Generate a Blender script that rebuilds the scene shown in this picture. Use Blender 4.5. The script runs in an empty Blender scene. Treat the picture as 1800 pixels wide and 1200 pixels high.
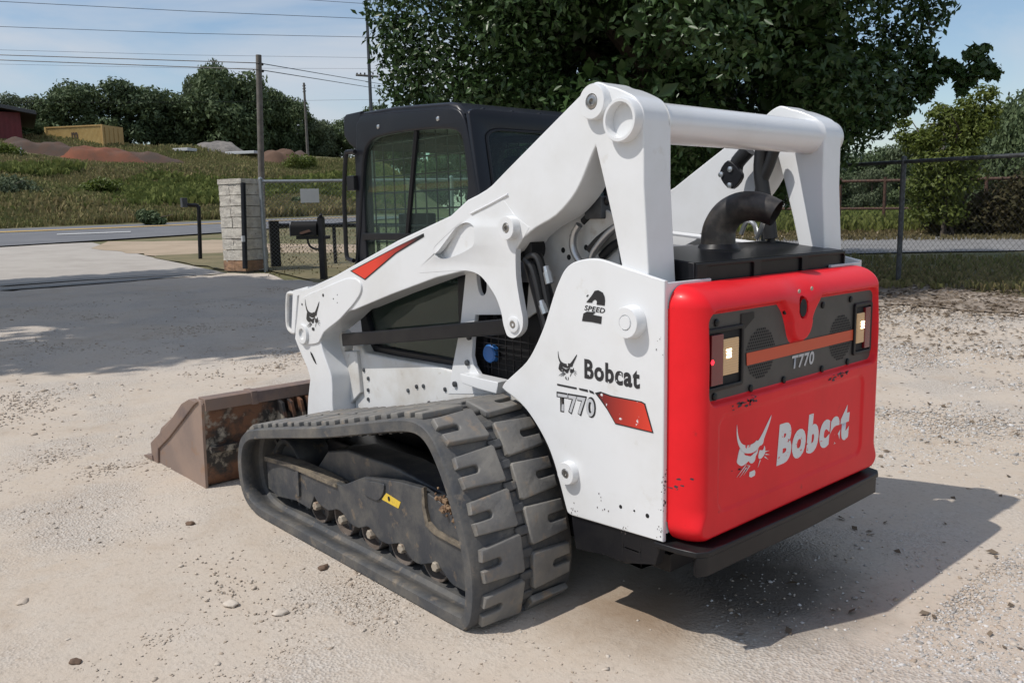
import bpy, bmesh, math, random
import numpy as np
from mathutils import Vector, Matrix, noise
random.seed(7); rng = np.random.default_rng(7)
S = bpy.context.scene; COL = S.collection
R = math.radians
# ------------------------------------------------------------------ camera, sky, sun, exposure
CAMX, CAMY, CAMZ = (-2.1467, 2.755, 1.4416)
YAW, PITCH, ROLL = (-0.72772, 0.14853, -0.01998)
cd = bpy.data.cameras.new('camera'); cam = bpy.data.objects.new('camera', cd); COL.objects.link(cam)
cd.sensor_width = 36; cd.lens = 29.70; cd.clip_start = .05; cd.clip_end = 3000
fw = Vector((math.cos(YAW)*math.cos(PITCH), math.sin(YAW)*math.cos(PITCH), -math.sin(PITCH)))
rt = fw.cross(Vector((0, 0, 1))).normalized(); up = rt.cross(fw)
cr_, sr_ = math.cos(ROLL), math.sin(ROLL)
r2 = rt*cr_+up*sr_; u2 = up*cr_-rt*sr_
cam.matrix_world = Matrix(((r2.x, u2.x, -fw.x, CAMX), (r2.y, u2.y, -fw.y, CAMY), (r2.z, u2.z, -fw.z, CAMZ), (0, 0, 0, 1)))
S.camera = cam
SUN = Vector((.24, .63, 1)).normalized()
sl = bpy.data.lights.new('sun', 'SUN'); sl.energy = 3.35; sl.angle = R(.53); sl.color = (1, .955, .89)
so = bpy.data.objects.new('sun', sl); COL.objects.link(so); so.rotation_euler = (-SUN).to_track_quat('-Z', 'Y').to_euler()
so.location = (4, 12, 25)
w = bpy.data.worlds.new('World'); S.world = w; w.use_nodes = True
nt = w.node_tree; N = nt.nodes; L = nt.links
bg = N['Background']; bg.inputs[1].default_value = .125
sky = N.new('ShaderNodeTexSky'); sky.sky_type = 'NISHITA'; sky.sun_disc = False
sky.sun_elevation = math.asin(SUN.z); sky.sun_rotation = math.atan2(SUN.x, SUN.y)
sky.air_density = 1.1; sky.dust_density = .8; sky.ozone_density = 2.0
tc = N.new('ShaderNodeTexCoord'); mp = N.new('ShaderNodeMapping'); mp.inputs['Scale'].default_value = (1.5, 1.2, 4.6); mp.inputs['Location'].default_value = (.37, .2, .61); mp.inputs['Rotation'].default_value = (0.15, .1, .4)
n1 = N.new('ShaderNodeTexNoise'); n1.inputs['Scale'].default_value = 1.7; n1.inputs['Detail'].default_value = 7; n1.inputs['Distortion'].default_value = .6; n1.inputs['Roughness'].default_value = .52
rp = N.new('ShaderNodeValToRGB'); rp.color_ramp.elements[0].position = .40; rp.color_ramp.elements[1].position = .62
rp.color_ramp.elements[1].color = (.8, .8, .8, 1)
mx = N.new('ShaderNodeMix'); mx.data_type = 'RGBA'; mx.inputs[7].default_value = (5.0, 5.25, 5.7, 1)
L.new(tc.outputs['Generated'], mp.inputs[0]); L.new(mp.outputs[0], n1.inputs['Vector']); L.new(n1.outputs[0], rp.inputs[0])
L.new(rp.outputs[0], mx.inputs[0]); L.new(sky.outputs[0], mx.inputs[6]); L.new(mx.outputs[2], bg.inputs[0])
S.view_settings.view_transform = 'Standard'; S.view_settings.look = 'None'; S.view_settings.gamma = 1
S.view_settings.use_curve_mapping = False
S.view_settings.exposure = 0.0
# ------------------------------------------------------------------ helpers
def M(name, col, rough=.5, metal=0, col2=None, scale=8, lo=.35, hi=.65, bump=0, bscale=60, spec=.5, coat=0, detail=6, col3=None, scale3=40, lo3=.55, hi3=.7):
    m = bpy.data.materials.new(name); m.use_nodes = True; nt = m.node_tree; N = nt.nodes; L = nt.links
    b = N['Principled BSDF']; b.inputs['Roughness'].default_value = rough; b.inputs['Metallic'].default_value = metal
    b.inputs['Specular IOR Level'].default_value = spec; b.inputs['Coat Weight'].default_value = coat; b.inputs['Coat Roughness'].default_value = .15
    b.inputs['Base Color'].default_value = (*col, 1)
    tc = N.new('ShaderNodeNewGeometry')
    prev = None
    def layer(c, sc, lo, hi, prev):
        n = N.new('ShaderNodeTexNoise'); n.inputs['Scale'].default_value = sc; n.inputs['Detail'].default_value = detail; n.inputs['Roughness'].default_value = .62
        L.new(tc.outputs['Position'], n.inputs['Vector'])
        r = N.new('ShaderNodeMapRange'); r.inputs[1].default_value = lo; r.inputs[2].default_value = hi; L.new(n.outputs[0], r.inputs[0])
        x = N.new('ShaderNodeMix'); x.data_type = 'RGBA'; L.new(r.outputs[0], x.inputs[0])
        if prev is None: x.inputs[6].default_value = (*col, 1)
        else: L.new(prev, x.inputs[6])
        x.inputs[7].default_value = (*c, 1); return x.outputs[2]
    if col2: prev = layer(col2, scale, lo, hi, prev)
    if col3: prev = layer(col3, scale3, lo3, hi3, prev)
    if prev is not None: L.new(prev, b.inputs['Base Color'])
    if bump:
        n = N.new('ShaderNodeTexNoise'); n.inputs['Scale'].default_value = bscale; n.inputs['Detail'].default_value = 5; L.new(tc.outputs['Position'], n.inputs['Vector'])
        bp = N.new('ShaderNodeBump'); bp.inputs['Strength'].default_value = min(1, bump); bp.inputs['Distance'].default_value = bump*.05; L.new(n.outputs[0], bp.inputs['Height']); L.new(bp.outputs[0], b.inputs['Normal'])
    return m
def link(name, me, mat=None, parent=None, smooth=30):
    if mat and not me.materials: me.materials.append(mat)
    if smooth:
        me.polygons.foreach_set('use_smooth', [True]*len(me.polygons)); me.set_sharp_from_angle(angle=R(smooth))
    o = bpy.data.objects.new(name, me); COL.objects.link(o)
    if parent: o.parent = parent
    return o
def tag(o, label=None, cat=None, group=None, kind=None):
    for k, v in (('label', label), ('category', cat), ('group', group), ('kind', kind)):
        if v: o[k] = v
    return o
def thing(name, label, cat, loc=(0, 0, 0), rz=0, group=None):
    o = bpy.data.objects.new(name, None); COL.objects.link(o); o.location = loc; o.rotation_euler = (0, 0, rz); o.empty_display_size = .2
    return tag(o, label, cat, group)
def cr(pts, n=5, closed=False):
    P = [Vector(p) for p in pts]; out = []; m = len(P); rg = range(m if closed else m-1)
    for i in rg:
        if closed: a, b, c, d = P[(i-1) % m], P[i], P[(i+1) % m], P[(i+2) % m]
        else: a, b, c, d = P[max(i-1, 0)], P[i], P[i+1], P[min(i+2, m-1)]
        for k in range(n):
            t = k/n
            out.append(tuple(.5*((2*b)+(c-a)*t+(2*a-5*b+4*c-d)*t*t+(3*b-a-3*c+d)*t**3)))
    if not closed: out.append(tuple(P[-1]))
    return out
def circ(cx, cy, r, n=28, ry=None):
    ry = ry or r
    return [(cx+r*math.cos(2*math.pi*i/n), cy+ry*math.sin(2*math.pi*i/n)) for i in range(n)]
def rrect(x0, y0, x1, y1, r, n=5):
    out = []
    for cx, cy, a in ((x1-r, y1-r, 0), (x0+r, y1-r, 90), (x0+r, y0+r, 180), (x1-r, y0+r, 270)):
        out += [(cx+r*math.cos(R(a+90*i/n)), cy+r*math.sin(R(a+90*i/n))) for i in range(n+1)]
    return out
def to_axis(me, axis, mid):
    n = len(me.vertices); c = np.empty(n*3, np.float32); me.vertices.foreach_get('co', c); c = c.reshape(-1, 3)
    a, b, h = c[:, 0].copy(), c[:, 1].copy(), c[:, 2].copy()
    if axis == 'y': q = np.stack([a, mid-h, b], 1)        # loops are (x, z)
    elif axis == 'x': q = np.stack([mid+h, a, b], 1)      # loops are (y, z)
    else: q = np.stack([a, b, mid+h], 1)                  # loops are (x, y)
    me.vertices.foreach_set('co', q.astype(np.float32).ravel()); me.update()
    return me
def plate_mesh(loops, d0, d1, axis='y', bevel=0, res=2):
    c = bpy.data.curves.new('plate', 'CURVE'); c.dimensions = '2D'; c.fill_mode = 'BOTH'
    for lp in loops:
        s = c.splines.new('POLY'); s.points.add(len(lp)-1); s.use_cyclic_u = True
        for p, q in zip(s.points, lp): p.co = (q[0], q[1], 0, 1)
    th = abs(d1-d0)/2; bevel = min(bevel, th*.98)
    c.extrude = th-bevel; c.bevel_depth = bevel; c.bevel_resolution = res; c.offset = -bevel
    o = bpy.data.objects.new('tmp', c); COL.objects.link(o)
    dg = bpy.context.evaluated_depsgraph_get(); me = bpy.data.meshes.new_from_object(o.evaluated_get(dg))
    bpy.data.objects.remove(o); bpy.data.curves.remove(c); me.materials.clear()
    bm = bmesh.new(); bm.from_mesh(me); bmesh.ops.remove_doubles(bm, verts=bm.verts, dist=1e-5); bm.to_mesh(me); bm.free()
    return to_axis(me, axis, (d0+d1)/2)
def plate(name, loops, d0, d1, mat, parent=None, axis='y', bevel=.004, smooth=35):
    if isinstance(loops[0][0], (int, float)): loops = [loops]
    o = link(name, plate_mesh(loops, d0, d1, axis, bevel), mat, parent, smooth)
    if bevel: wn(o)
    return o
def wn(o): m = o.modifiers.new('weighted_normals', 'WEIGHTED_NORMAL'); m.keep_sharp = True; m.weight = 50
def bm_box(bm, x0, x1, y0, y1, z0, z1, rot=None):
    r = bmesh.ops.create_cube(bm, size=1)
    for v in r['verts']:
        v.co = Vector(((x0+x1)/2+v.co.x*(x1-x0), (y0+y1)/2+v.co.y*(y1-y0), (z0+z1)/2+v.co.z*(z1-z0)))
    return r['verts']
def fin(bm, bevel=0, seg=2):
    if bevel: bmesh.ops.bevel(bm, geom=[e for e in bm.edges if len(e.link_faces) == 2 and e.calc_face_angle(0) > .6], offset=bevel, segments=seg, affect='EDGES', profile=.5, clamp_overlap=True)
    bmesh.ops.recalc_face_normals(bm, faces=bm.faces)
    me = bpy.data.meshes.new('m'); bm.to_mesh(me); bm.free(); return me
def box(name, x0, x1, y0, y1, z0, z1, mat, parent=None, bevel=.004):
    bm = bmesh.new(); bm_box(bm, x0, x1, y0, y1, z0, z1); o = link(name, fin(bm, bevel), mat, parent)
    if bevel: wn(o)
    return o
def bm_tube(bm, pts, r, n=10, caps=True, closed=False):
    P = [Vector(p) for p in pts]; m = len(P); rings = []; prev = None
    for i in range(m):
        if closed: t = P[(i+1) % m]-P[(i-1) % m]
        else: t = P[min(i+1, m-1)]-P[max(i-1, 0)]
        t.normalize()
        if prev is None:
            a = Vector((0, 0, 1)) if abs(t.z) < .9 else Vector((1, 0, 0)); u = t.cross(a).normalized()
        else: u = (prev-t*prev.dot(t)).normalized()
        prev = u; v = t.cross(u); ri = r[i] if isinstance(r, (list, tuple)) else r
        rings.append([bm.verts.new(P[i]+(u*math.cos(2*math.pi*k/n)+v*math.sin(2*math.pi*k/n))*ri) for k in range(n)])
    for i in range(m if closed else m-1):
        a, b = rings[i], rings[(i+1) % m]
        for k in range(n): bm.faces.new((a[k], a[(k+1) % n], b[(k+1) % n], b[k]))
    if caps and not closed: bm.faces.new(rings[0][::-1]); bm.faces.new(rings[-1])
def tube(name, pts, r, mat, parent=None, n=10, caps=True, closed=False, smooth=40):
    bm = bmesh.new(); bm_tube(bm, pts, r, n, caps, closed); return link(name, fin(bm), mat, parent, smooth)
def lathe(name, axis, c, prof, mat, parent=None, n=28, smooth=30):
    """prof: (distance along axis, radius); c = point on the axis"""
    bm = bmesh.new(); rings = []
    ax = {'x': (Vector((1, 0, 0)), Vector((0, 1, 0)), Vector((0, 0, 1))), 'y': (Vector((0, 1, 0)), Vector((1, 0, 0)), Vector((0, 0, 1))), 'z': (Vector((0, 0, 1)), Vector((1, 0, 0)), Vector((0, 1, 0)))}[axis]
    c = Vector(c)
    for d, r in prof:
        if r <= 1e-6: rings.append([bm.verts.new(c+ax[0]*d)])
        else: rings.append([bm.verts.new(c+ax[0]*d+(ax[1]*math.cos(2*math.pi*k/n)+ax[2]*math.sin(2*math.pi*k/n))*r) for k in range(n)])
    for a, b in zip(rings, rings[1:]):
        for k in range(n):
            q = [a[k % len(a)], a[(k+1) % len(a)], b[(k+1) % len(b)], b[k % len(b)]]; f = []
            for v in q:
                if v not in f: f.append(v)
            if len(f) > 2: bm.faces.new(f)
    return link(name, fin(bm), mat, parent, smooth)
def text_mesh(s, w, h, bold=0, shear=0):
    c = bpy.data.curves.new('t', 'FONT'); c.body = s; c.offset = bold; c.shear = shear; c.resolution_u = 4; c.space_character = 1.0+bold*3
    o = bpy.data.objects.new('t', c); COL.objects.link(o); dg = bpy.context.evaluated_depsgraph_get()
    me = bpy.data.meshes.new_from_object(o.evaluated_get(dg)); bpy.data.objects.remove(o); bpy.data.curves.remove(c); me.materials.clear()
    n = len(me.vertices); q = np.empty(n*3, np.float32); me.vertices.foreach_get('co', q); q = q.reshape(-1, 3)
    mn, mxx = q.min(0), q.max(0); q[:, 0] = (q[:, 0]-mn[0])/(mxx[0]-mn[0])*w; q[:, 1] = (q[:, 1]-mn[1])/(mxx[1]-mn[1])*h; q[:, 2] = 0
    me.vertices.foreach_set('co', q.ravel()); return me
def text_on(name, s, o, ex, ey, w, h, mat, parent, bold=0, shear=0):
    me = text_mesh(s, w, h, bold, shear); ex, ey = Vector(ex).normalized(), Vector(ey).normalized(); o = Vector(o)
    for v in me.vertices: v.co = o+ex*v.co.x+ey*v.co.y
    return link(name, me, mat, parent, 0)
def flat(name, loops, axis, d, mat, parent):
    """thin printed film lying on a panel"""
    return link(name, plate_mesh(loops, d-.0007, d+.0007, axis, 0), mat, parent, 0)
def np_mesh(name, V, F, mat, parent=None, smooth=0, loopn=None):
    me = bpy.data.meshes.new(name); V = np.asarray(V, np.float32); F = np.asarray(F, np.int32)
    me.vertices.add(len(V)); me.vertices.foreach_set('co', V.ravel())
    k = F.shape[1]; me.loops.add(F.size); me.loops.foreach_set('vertex_index', F.ravel())
    me.polygons.add(len(F)); me.polygons.foreach_set('loop_start', np.arange(0, F.size, k, dtype=np.int32)); me.polygons.foreach_set('loop_total', np.full(len(F), k, np.int32))
    me.update(calc_edges=True)
    return link(name, me, mat, parent, smooth)
def sst(a, b, x):
    t = min(1, max(0, (x-a)/(b-a))); return t*t*(3-2*t)
def terr(x, y):
    dx, dy = x-CAMX, y-CAMY; r = math.hypot(dx, dy)
    az = math.degrees((math.atan2(dy, dx)-YAW+math.pi) % (2*math.pi)-math.pi)
    rr = min(r, 110.); h = 0 if rr < 6 else (.03*(rr-6)**2/8 if rr < 10 else .03*(rr-8))
    B = sst(3, 9, az)*(1-sst(100, 150, az)); hr = h if rr < 40 else .96+.012*(rr-40); rb = 62-(min(az, 60)-11)*.7; t = min(r, 100.)-rb
    bank = 0 if t < 0 else (.16*t*t/12 if t < 6 else .16*(t-3))
    return B*(h+bank)+(1-B)*hr
def G(x, y, dz=0): return (x, y, terr(x, y)+dz)
# ------------------------------------------------------------------ materials
white = M('white_paint', (.74, .75, .76), .28, 0, (.66, .66, .65), 3, .45, .8, coat=.25, col3=(.60, .58, .54), scale3=9, lo3=.66, hi3=.85)
white2 = M('white_paint_dusty', (.70, .70, .69), .38, 0, (.55, .52, .47), 5, .42, .75, col3=(.42, .37, .31), scale3=14, lo3=.62, hi3=.8)
red = M('red_plastic', (.82, .016, .024), .38, 0, (.70, .013, .018), 4, .4, .75, spec=.22, coat=.05, bump=.02, bscale=300, col3=(.42, .03, .03), scale3=17, lo3=.66, hi3=.82)
blackp = M('black_paint', (.010, .010, .012), .36, 0, (.026, .025, .024), 6, .5, .85, bump=.03, bscale=200, spec=.3)
cabblack = M('cab_black', (.011, .012, .016), .33, 0, (.02, .02, .024), 5, .5, .8, bump=.05, bscale=260, spec=.32)
graphite = M('graphite_film', (.060, .055, .050), .5, 0, (.075, .068, .062), 10, .4, .7)
darkhole = M('dark_hole', (.006, .006, .007), .7)
rubber = M('rubber', (.060, .063, .068), .66, 0, (.15, .138, .12), 7, .40, .72, bump=.25, bscale=45, col3=(.26, .21, .155), scale3=13, lo3=.60, hi3=.78)
rubber_lug = M('rubber_lug', (.145, .142, .138), .6, 0, (.235, .22, .195), 6, .38, .68, bump=.25, bscale=40, col3=(.32, .23, .15), scale3=14, lo3=.56, hi3=.78)
dustyedge = M('dusty_edge', (.20, .165, .12), .9, 0, (.08, .07, .06), 18, .4, .65, bump=.3, bscale=60)
framem = M('undercarriage_paint', (.042, .046, .054), .45, 0, (.115, .11, .10), 9, .42, .72, bump=.15, bscale=60, col3=(.20, .15, .10), scale3=15, lo3=.61, hi3=.74)
rust = M('rusty_steel', (.20, .145, .12), .66, 0, (.235, .155, .115), 4, .4, .65, bump=.2, bscale=70, col3=(.15, .11, .10), scale3=6, lo3=.5, hi3=.65)
rustside = M('worn_bucket_side', (.28, .20, .158), .6, 0, (.21, .155, .13), 3, .38, .62, bump=.12, bscale=60, col3=(.27, .13, .05), scale3=5, lo3=.56, hi3=.72)
rustdark = M('bucket_back_paint', (.024, .022, .022), .55, 0, (.16, .075, .04), 5, .48, .60, bump=.2, bscale=60, col3=(.32, .29, .24), scale3=8, lo3=.53, hi3=.62)
steel = M('bright_steel', (.48, .47, .45), .32, .9, (.3, .28, .26), 30)
zinc = M('zinc_fitting', (.55, .56, .56), .3, .9)
boltm = M('worn_bolt', (.40, .35, .28), .6, .2, (.26, .15, .09), 30, .5, .7)
mud = M('dried_mud', (.30, .20, .12), .95, 0, (.13, .075, .045), 25, .4, .6, bump=.6, bscale=50)
hose = M('hose_rubber', (.014, .014, .015), .45)
pipem = M('exhaust_steel', (.028, .026, .026), .42, .25, (.085, .074, .065), 14, .45, .7, bump=.05, bscale=120)
alum = M('aluminium_pipe', (.5, .5, .5), .35, .85)
bluem = M('blue_cap', (.03, .14, .42), .4)
greyfin = M('cooler_screen', (.16, .165, .18), .5, .3, (.22, .22, .23), 20)
amber = M('clear_lens', (.56, .39, .22), .25)
redlens = M('red_lens', (.16, .008, .012), .2, coat=.5)
def emis(name, col, st):
    m = bpy.data.materials.new(name); m.use_nodes = True; b = m.node_tree.nodes['Principled BSDF']; b.inputs['Base Color'].default_value = (*col, 1)
    b.inputs['Emission Color'].default_value = (*col, 1); b.inputs['Emission Strength'].default_value = st; return m
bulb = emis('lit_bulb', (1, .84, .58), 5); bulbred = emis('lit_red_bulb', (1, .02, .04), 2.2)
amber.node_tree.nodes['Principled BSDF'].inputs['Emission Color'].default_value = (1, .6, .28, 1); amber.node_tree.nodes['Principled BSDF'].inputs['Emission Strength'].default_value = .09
def glassm(name, tint, refl=.12, dirt=.0):
    m = bpy.data.materials.new(name); m.use_nodes = True; nt = m.node_tree; N = nt.nodes; L = nt.links; N.clear()
    o = N.new('ShaderNodeOutputMaterial'); t = N.new('ShaderNodeBsdfTransparent'); t.inputs[0].default_value = (*tint, 1)
    g = N.new('ShaderNodeBsdfGlossy'); g.inputs['Roughness'].default_value = .02; lw = N.new('ShaderNodeLayerWeight'); pw = N.new('ShaderNodeMath'); pw.operation = 'POWER'; pw.inputs[1].default_value = 4.5; L.new(lw.outputs['Facing'], pw.inputs[0]); f = N.new('ShaderNodeMath'); f.operation = 'MULTIPLY_ADD'; f.inputs[1].default_value = .85; f.inputs[2].default_value = .028; L.new(pw.outputs[0], f.inputs[0])
    x = N.new('ShaderNodeMixShader'); L.new(f.outputs[0], x.inputs[0]); L.new(t.outputs[0], x.inputs[1]); L.new(g.outputs[0], x.inputs[2])
    if dirt:
        d = N.new('ShaderNodeBsdfDiffuse'); d.inputs[0].default_value = (.25, .33, .29, 1); y = N.new('ShaderNodeMixShader'); y.inputs[0].default_value = dirt
        L.new(x.outputs[0], y.inputs[1]); L.new(d.outputs[0], y.inputs[2]); L.new(y.outputs[0], o.inputs[0])
    else: L.new(x.outputs[0], o.inputs[0])
    return m
glass = glassm('cab_glass', (.86, .95, .90), dirt=.03); glassd = glassm('dark_cab_glass', (.45, .52, .52), dirt=.02); lensg = glassm('lens_glass', (.9, .8, .7))
def worn(name, col, base, scale=14, lo=.52, hi=.54, rough=.4, stretch=(1, 1, 1), grad=None):
    """printed film, peeled away in flakes so that the paint below shows"""
    m = bpy.data.materials.new(name); m.use_nodes = True; nt = m.node_tree; N = nt.nodes; L = nt.links; b = N['Principled BSDF']; b.inputs['Roughness'].default_value = rough
    g = N.new('ShaderNodeNewGeometry'); mp = N.new('ShaderNodeMapping'); mp.inputs['Scale'].default_value = stretch; L.new(g.outputs['Position'], mp.inputs[0])
    n = N.new('ShaderNodeTexNoise'); n.inputs['Scale'].default_value = scale; n.inputs['Detail'].default_value = 6; L.new(mp.outputs[0], n.inputs['Vector'])
    r = N.new('ShaderNodeMapRange'); r.inputs[1].default_value = lo; r.inputs[2].default_value = hi; L.new(n.outputs[0], r.inputs[0])
    x = N.new('ShaderNodeMix'); x.data_type = 'RGBA'; x.inputs[6].default_value = (*col, 1); x.inputs[7].default_value = (*base, 1); L.new(r.outputs[0], x.inputs[0])
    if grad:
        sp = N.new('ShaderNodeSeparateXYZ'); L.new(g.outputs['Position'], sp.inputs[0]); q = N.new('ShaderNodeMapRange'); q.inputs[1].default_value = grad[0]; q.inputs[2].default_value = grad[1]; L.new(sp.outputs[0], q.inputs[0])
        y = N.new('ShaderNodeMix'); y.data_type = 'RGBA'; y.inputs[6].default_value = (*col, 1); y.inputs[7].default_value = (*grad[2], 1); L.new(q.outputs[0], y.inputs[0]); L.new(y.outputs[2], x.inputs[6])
    L.new(x.outputs[2], b.inputs['Base Color']); return m
WB = (.74, .75, .76)
ink = worn('black_film', (.02, .02, .022), WB, 30, .70, .72)
inkw = worn('black_film_peeling', (.025, .025, .028), WB, 60, .64, .655, stretch=(1, 1, .55))
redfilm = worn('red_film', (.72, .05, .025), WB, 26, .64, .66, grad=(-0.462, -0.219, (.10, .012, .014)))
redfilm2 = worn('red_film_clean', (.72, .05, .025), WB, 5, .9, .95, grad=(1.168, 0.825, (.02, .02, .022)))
greyfilm = worn('silver_film', (.50, .51, .53), WB, 20, .7, .72)
whitefilm = worn('white_film_peeling', (.74, .74, .74), (.76, .015, .021), 60, .655, .67, stretch=(1, .5, 1.2))
whitefilm2 = worn('white_film', (.74, .74, .73), (.76, .015, .021), 30, .66, .68)
orange = M('orange_stripe', (.60, .085, .03), .45)
yellow = M('yellow_label', (.72, .50, .05), .45, 0, (.5, .33, .06), 60, .55, .7)
concrete = M('concrete', (.41, .375, .33), .85, 0, (.35, .315, .275), 1.2, .4, .65, bump=.1, bscale=20)
asphalt = M('asphalt', (.13, .132, .14), .85, 0, (.16, .16, .165), .8, .4, .7, bump=.1, bscale=15)
yline = M('yellow_road_paint', (.5, .33, .10), .7); wline = M('white_road_paint', (.42, .42, .41), .7)
stonem = M('limestone', (.62, .58, .51), .85, 0, (.46, .42, .37), 8, .4, .65, bump=.5, bscale=30, col3=(.20, .18, .16), scale3=20, lo3=.62, hi3=.72)
stoneb = M('reddish_footing_stone', (.38, .22, .13), .9, 0, (.28, .17, .11), 8, .4, .6, bump=.5, bscale=30)
mortar = M('mortar', (.25, .23, .21), .95)
galv = M('galvanised_pipe', (.36, .38, .40), .42, .5, (.28, .3, .31), 14)
galvd = M('weathered_pipe', (.10, .11, .12), .5, .4, (.06, .06, .065), 14)
wood = M('grey_pole_wood', (.16, .145, .13), .85, 0, (.10, .09, .08), 5, bump=.2, bscale=30)
wirem = M('wire', (.03, .03, .032), .5, .3)
rustpipe = M('rusty_pipe', (.11, .055, .035), .8, 0, (.06, .035, .028), 10)
barnred = M('barn_red_sheet', (.17, .018, .022), .55, 0, (.13, .015, .018), .6, .4, .7); roofm = M('barn_roof', (.07, .07, .075), .6)
contm = M('container_yellow', (.64, .47, .20), .55, 0, (.56, .39, .15), .8, .4, .7); contdk = M('container_yellow_end', (.52, .34, .13), .6, 0, (.44, .28, .10), .8)
logob = M('container_print', (.07, .05, .035), .6)
clay = M('red_clay', (.21, .068, .034), .95, 0, (.12, .055, .034), .5, .35, .65, bump=.6, bscale=2)
dirtm = M('bare_soil', (.075, .055, .045), .95, 0, (.10, .055, .036), .6, .35, .65, bump=.6, bscale=2)
gravelpile = M('grey_gravel_heap', (.22, .20, .18), .95, 0, (.14, .13, .12), 3, bump=.4, bscale=8)
signw = M('white_sign', (.55, .56, .57), .5, 0, (.52, .53, .54), 6)
def leafm(name, a, b, sc=.5, tr=.35, rough=.38, spec=.5):
    m = bpy.data.materials.new(name); m.use_nodes = True; nt = m.node_tree; N = nt.nodes; L = nt.links; p = N['Principled BSDF']; o = N['Material Output']
    g = N.new('ShaderNodeNewGeometry'); n = N.new('ShaderNodeTexNoise'); n.inputs['Scale'].default_value = sc; n.inputs['Detail'].default_value = 4; L.new(g.outputs['Position'], n.inputs['Vector'])
    r = N.new('ShaderNodeMapRange'); r.inputs[1].default_value = .3; r.inputs[2].default_value = .7; L.new(n.outputs[0], r.inputs[0])
    ad = N.new('ShaderNodeMath'); ad.operation = 'MULTIPLY_ADD'; ad.inputs[1].default_value = .55; L.new(g.outputs['Random Per Island'], ad.inputs[0])
    s2 = N.new('ShaderNodeMath'); s2.operation = 'MULTIPLY'; s2.inputs[1].default_value = .55; L.new(r.outputs[0], s2.inputs[0]); L.new(s2.outputs[0], ad.inputs[2])
    x = N.new('ShaderNodeMix'); x.data_type = 'RGBA'; x.inputs[6].default_value = (*a, 1); x.inputs[7].default_value = (*b, 1); L.new(ad.outputs[0], x.inputs[0]); L.new(x.outputs[2], p.inputs['Base Color'])
    p.inputs['Roughness'].default_value = rough; p.inputs['Specular IOR Level'].default_value = spec
    t = N.new('ShaderNodeBsdfTranslucent'); L.new(x.outputs[2], t.inputs[0]); k = N.new('ShaderNodeMixShader'); k.inputs[0].default_value = tr
    L.new(p.outputs[0], k.inputs[1]); L.new(t.outputs[0], k.inputs[2]); L.new(k.outputs[0], o.inputs[0]); return m
leaf_big = leafm('glossy_leaf', (.024, .050, .016), (.062, .110, .034), .6, .14, .36, .35)
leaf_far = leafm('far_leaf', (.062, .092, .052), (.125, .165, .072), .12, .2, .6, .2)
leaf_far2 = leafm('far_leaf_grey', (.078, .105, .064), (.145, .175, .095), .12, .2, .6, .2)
leaf_yel = leafm('young_leaf', (.080, .118, .022), (.17, .20, .045), .6, .35, .5, .3)
grassm = leafm('bank_grass', (.112, .155, .045), (.32, .25, .135), .10, .25, .8, .1)
grassg = leafm('green_grass', (.105, .145, .038), (.185, .20, .065), .1, .25, .8, .1)
drygrass = leafm('dry_grass', (.12, .105, .05), (.20, .165, .085), .3, .2, .85, .1)
barkm = M('bark', (.09, .07, .055), .9, 0, (.05, .04, .033), 8, bump=.4, bscale=20)
litter = leafm('brown_leaf_litter', (.10, .075, .055), (.24, .19, .14), 2, .1, .8, .1)
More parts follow.
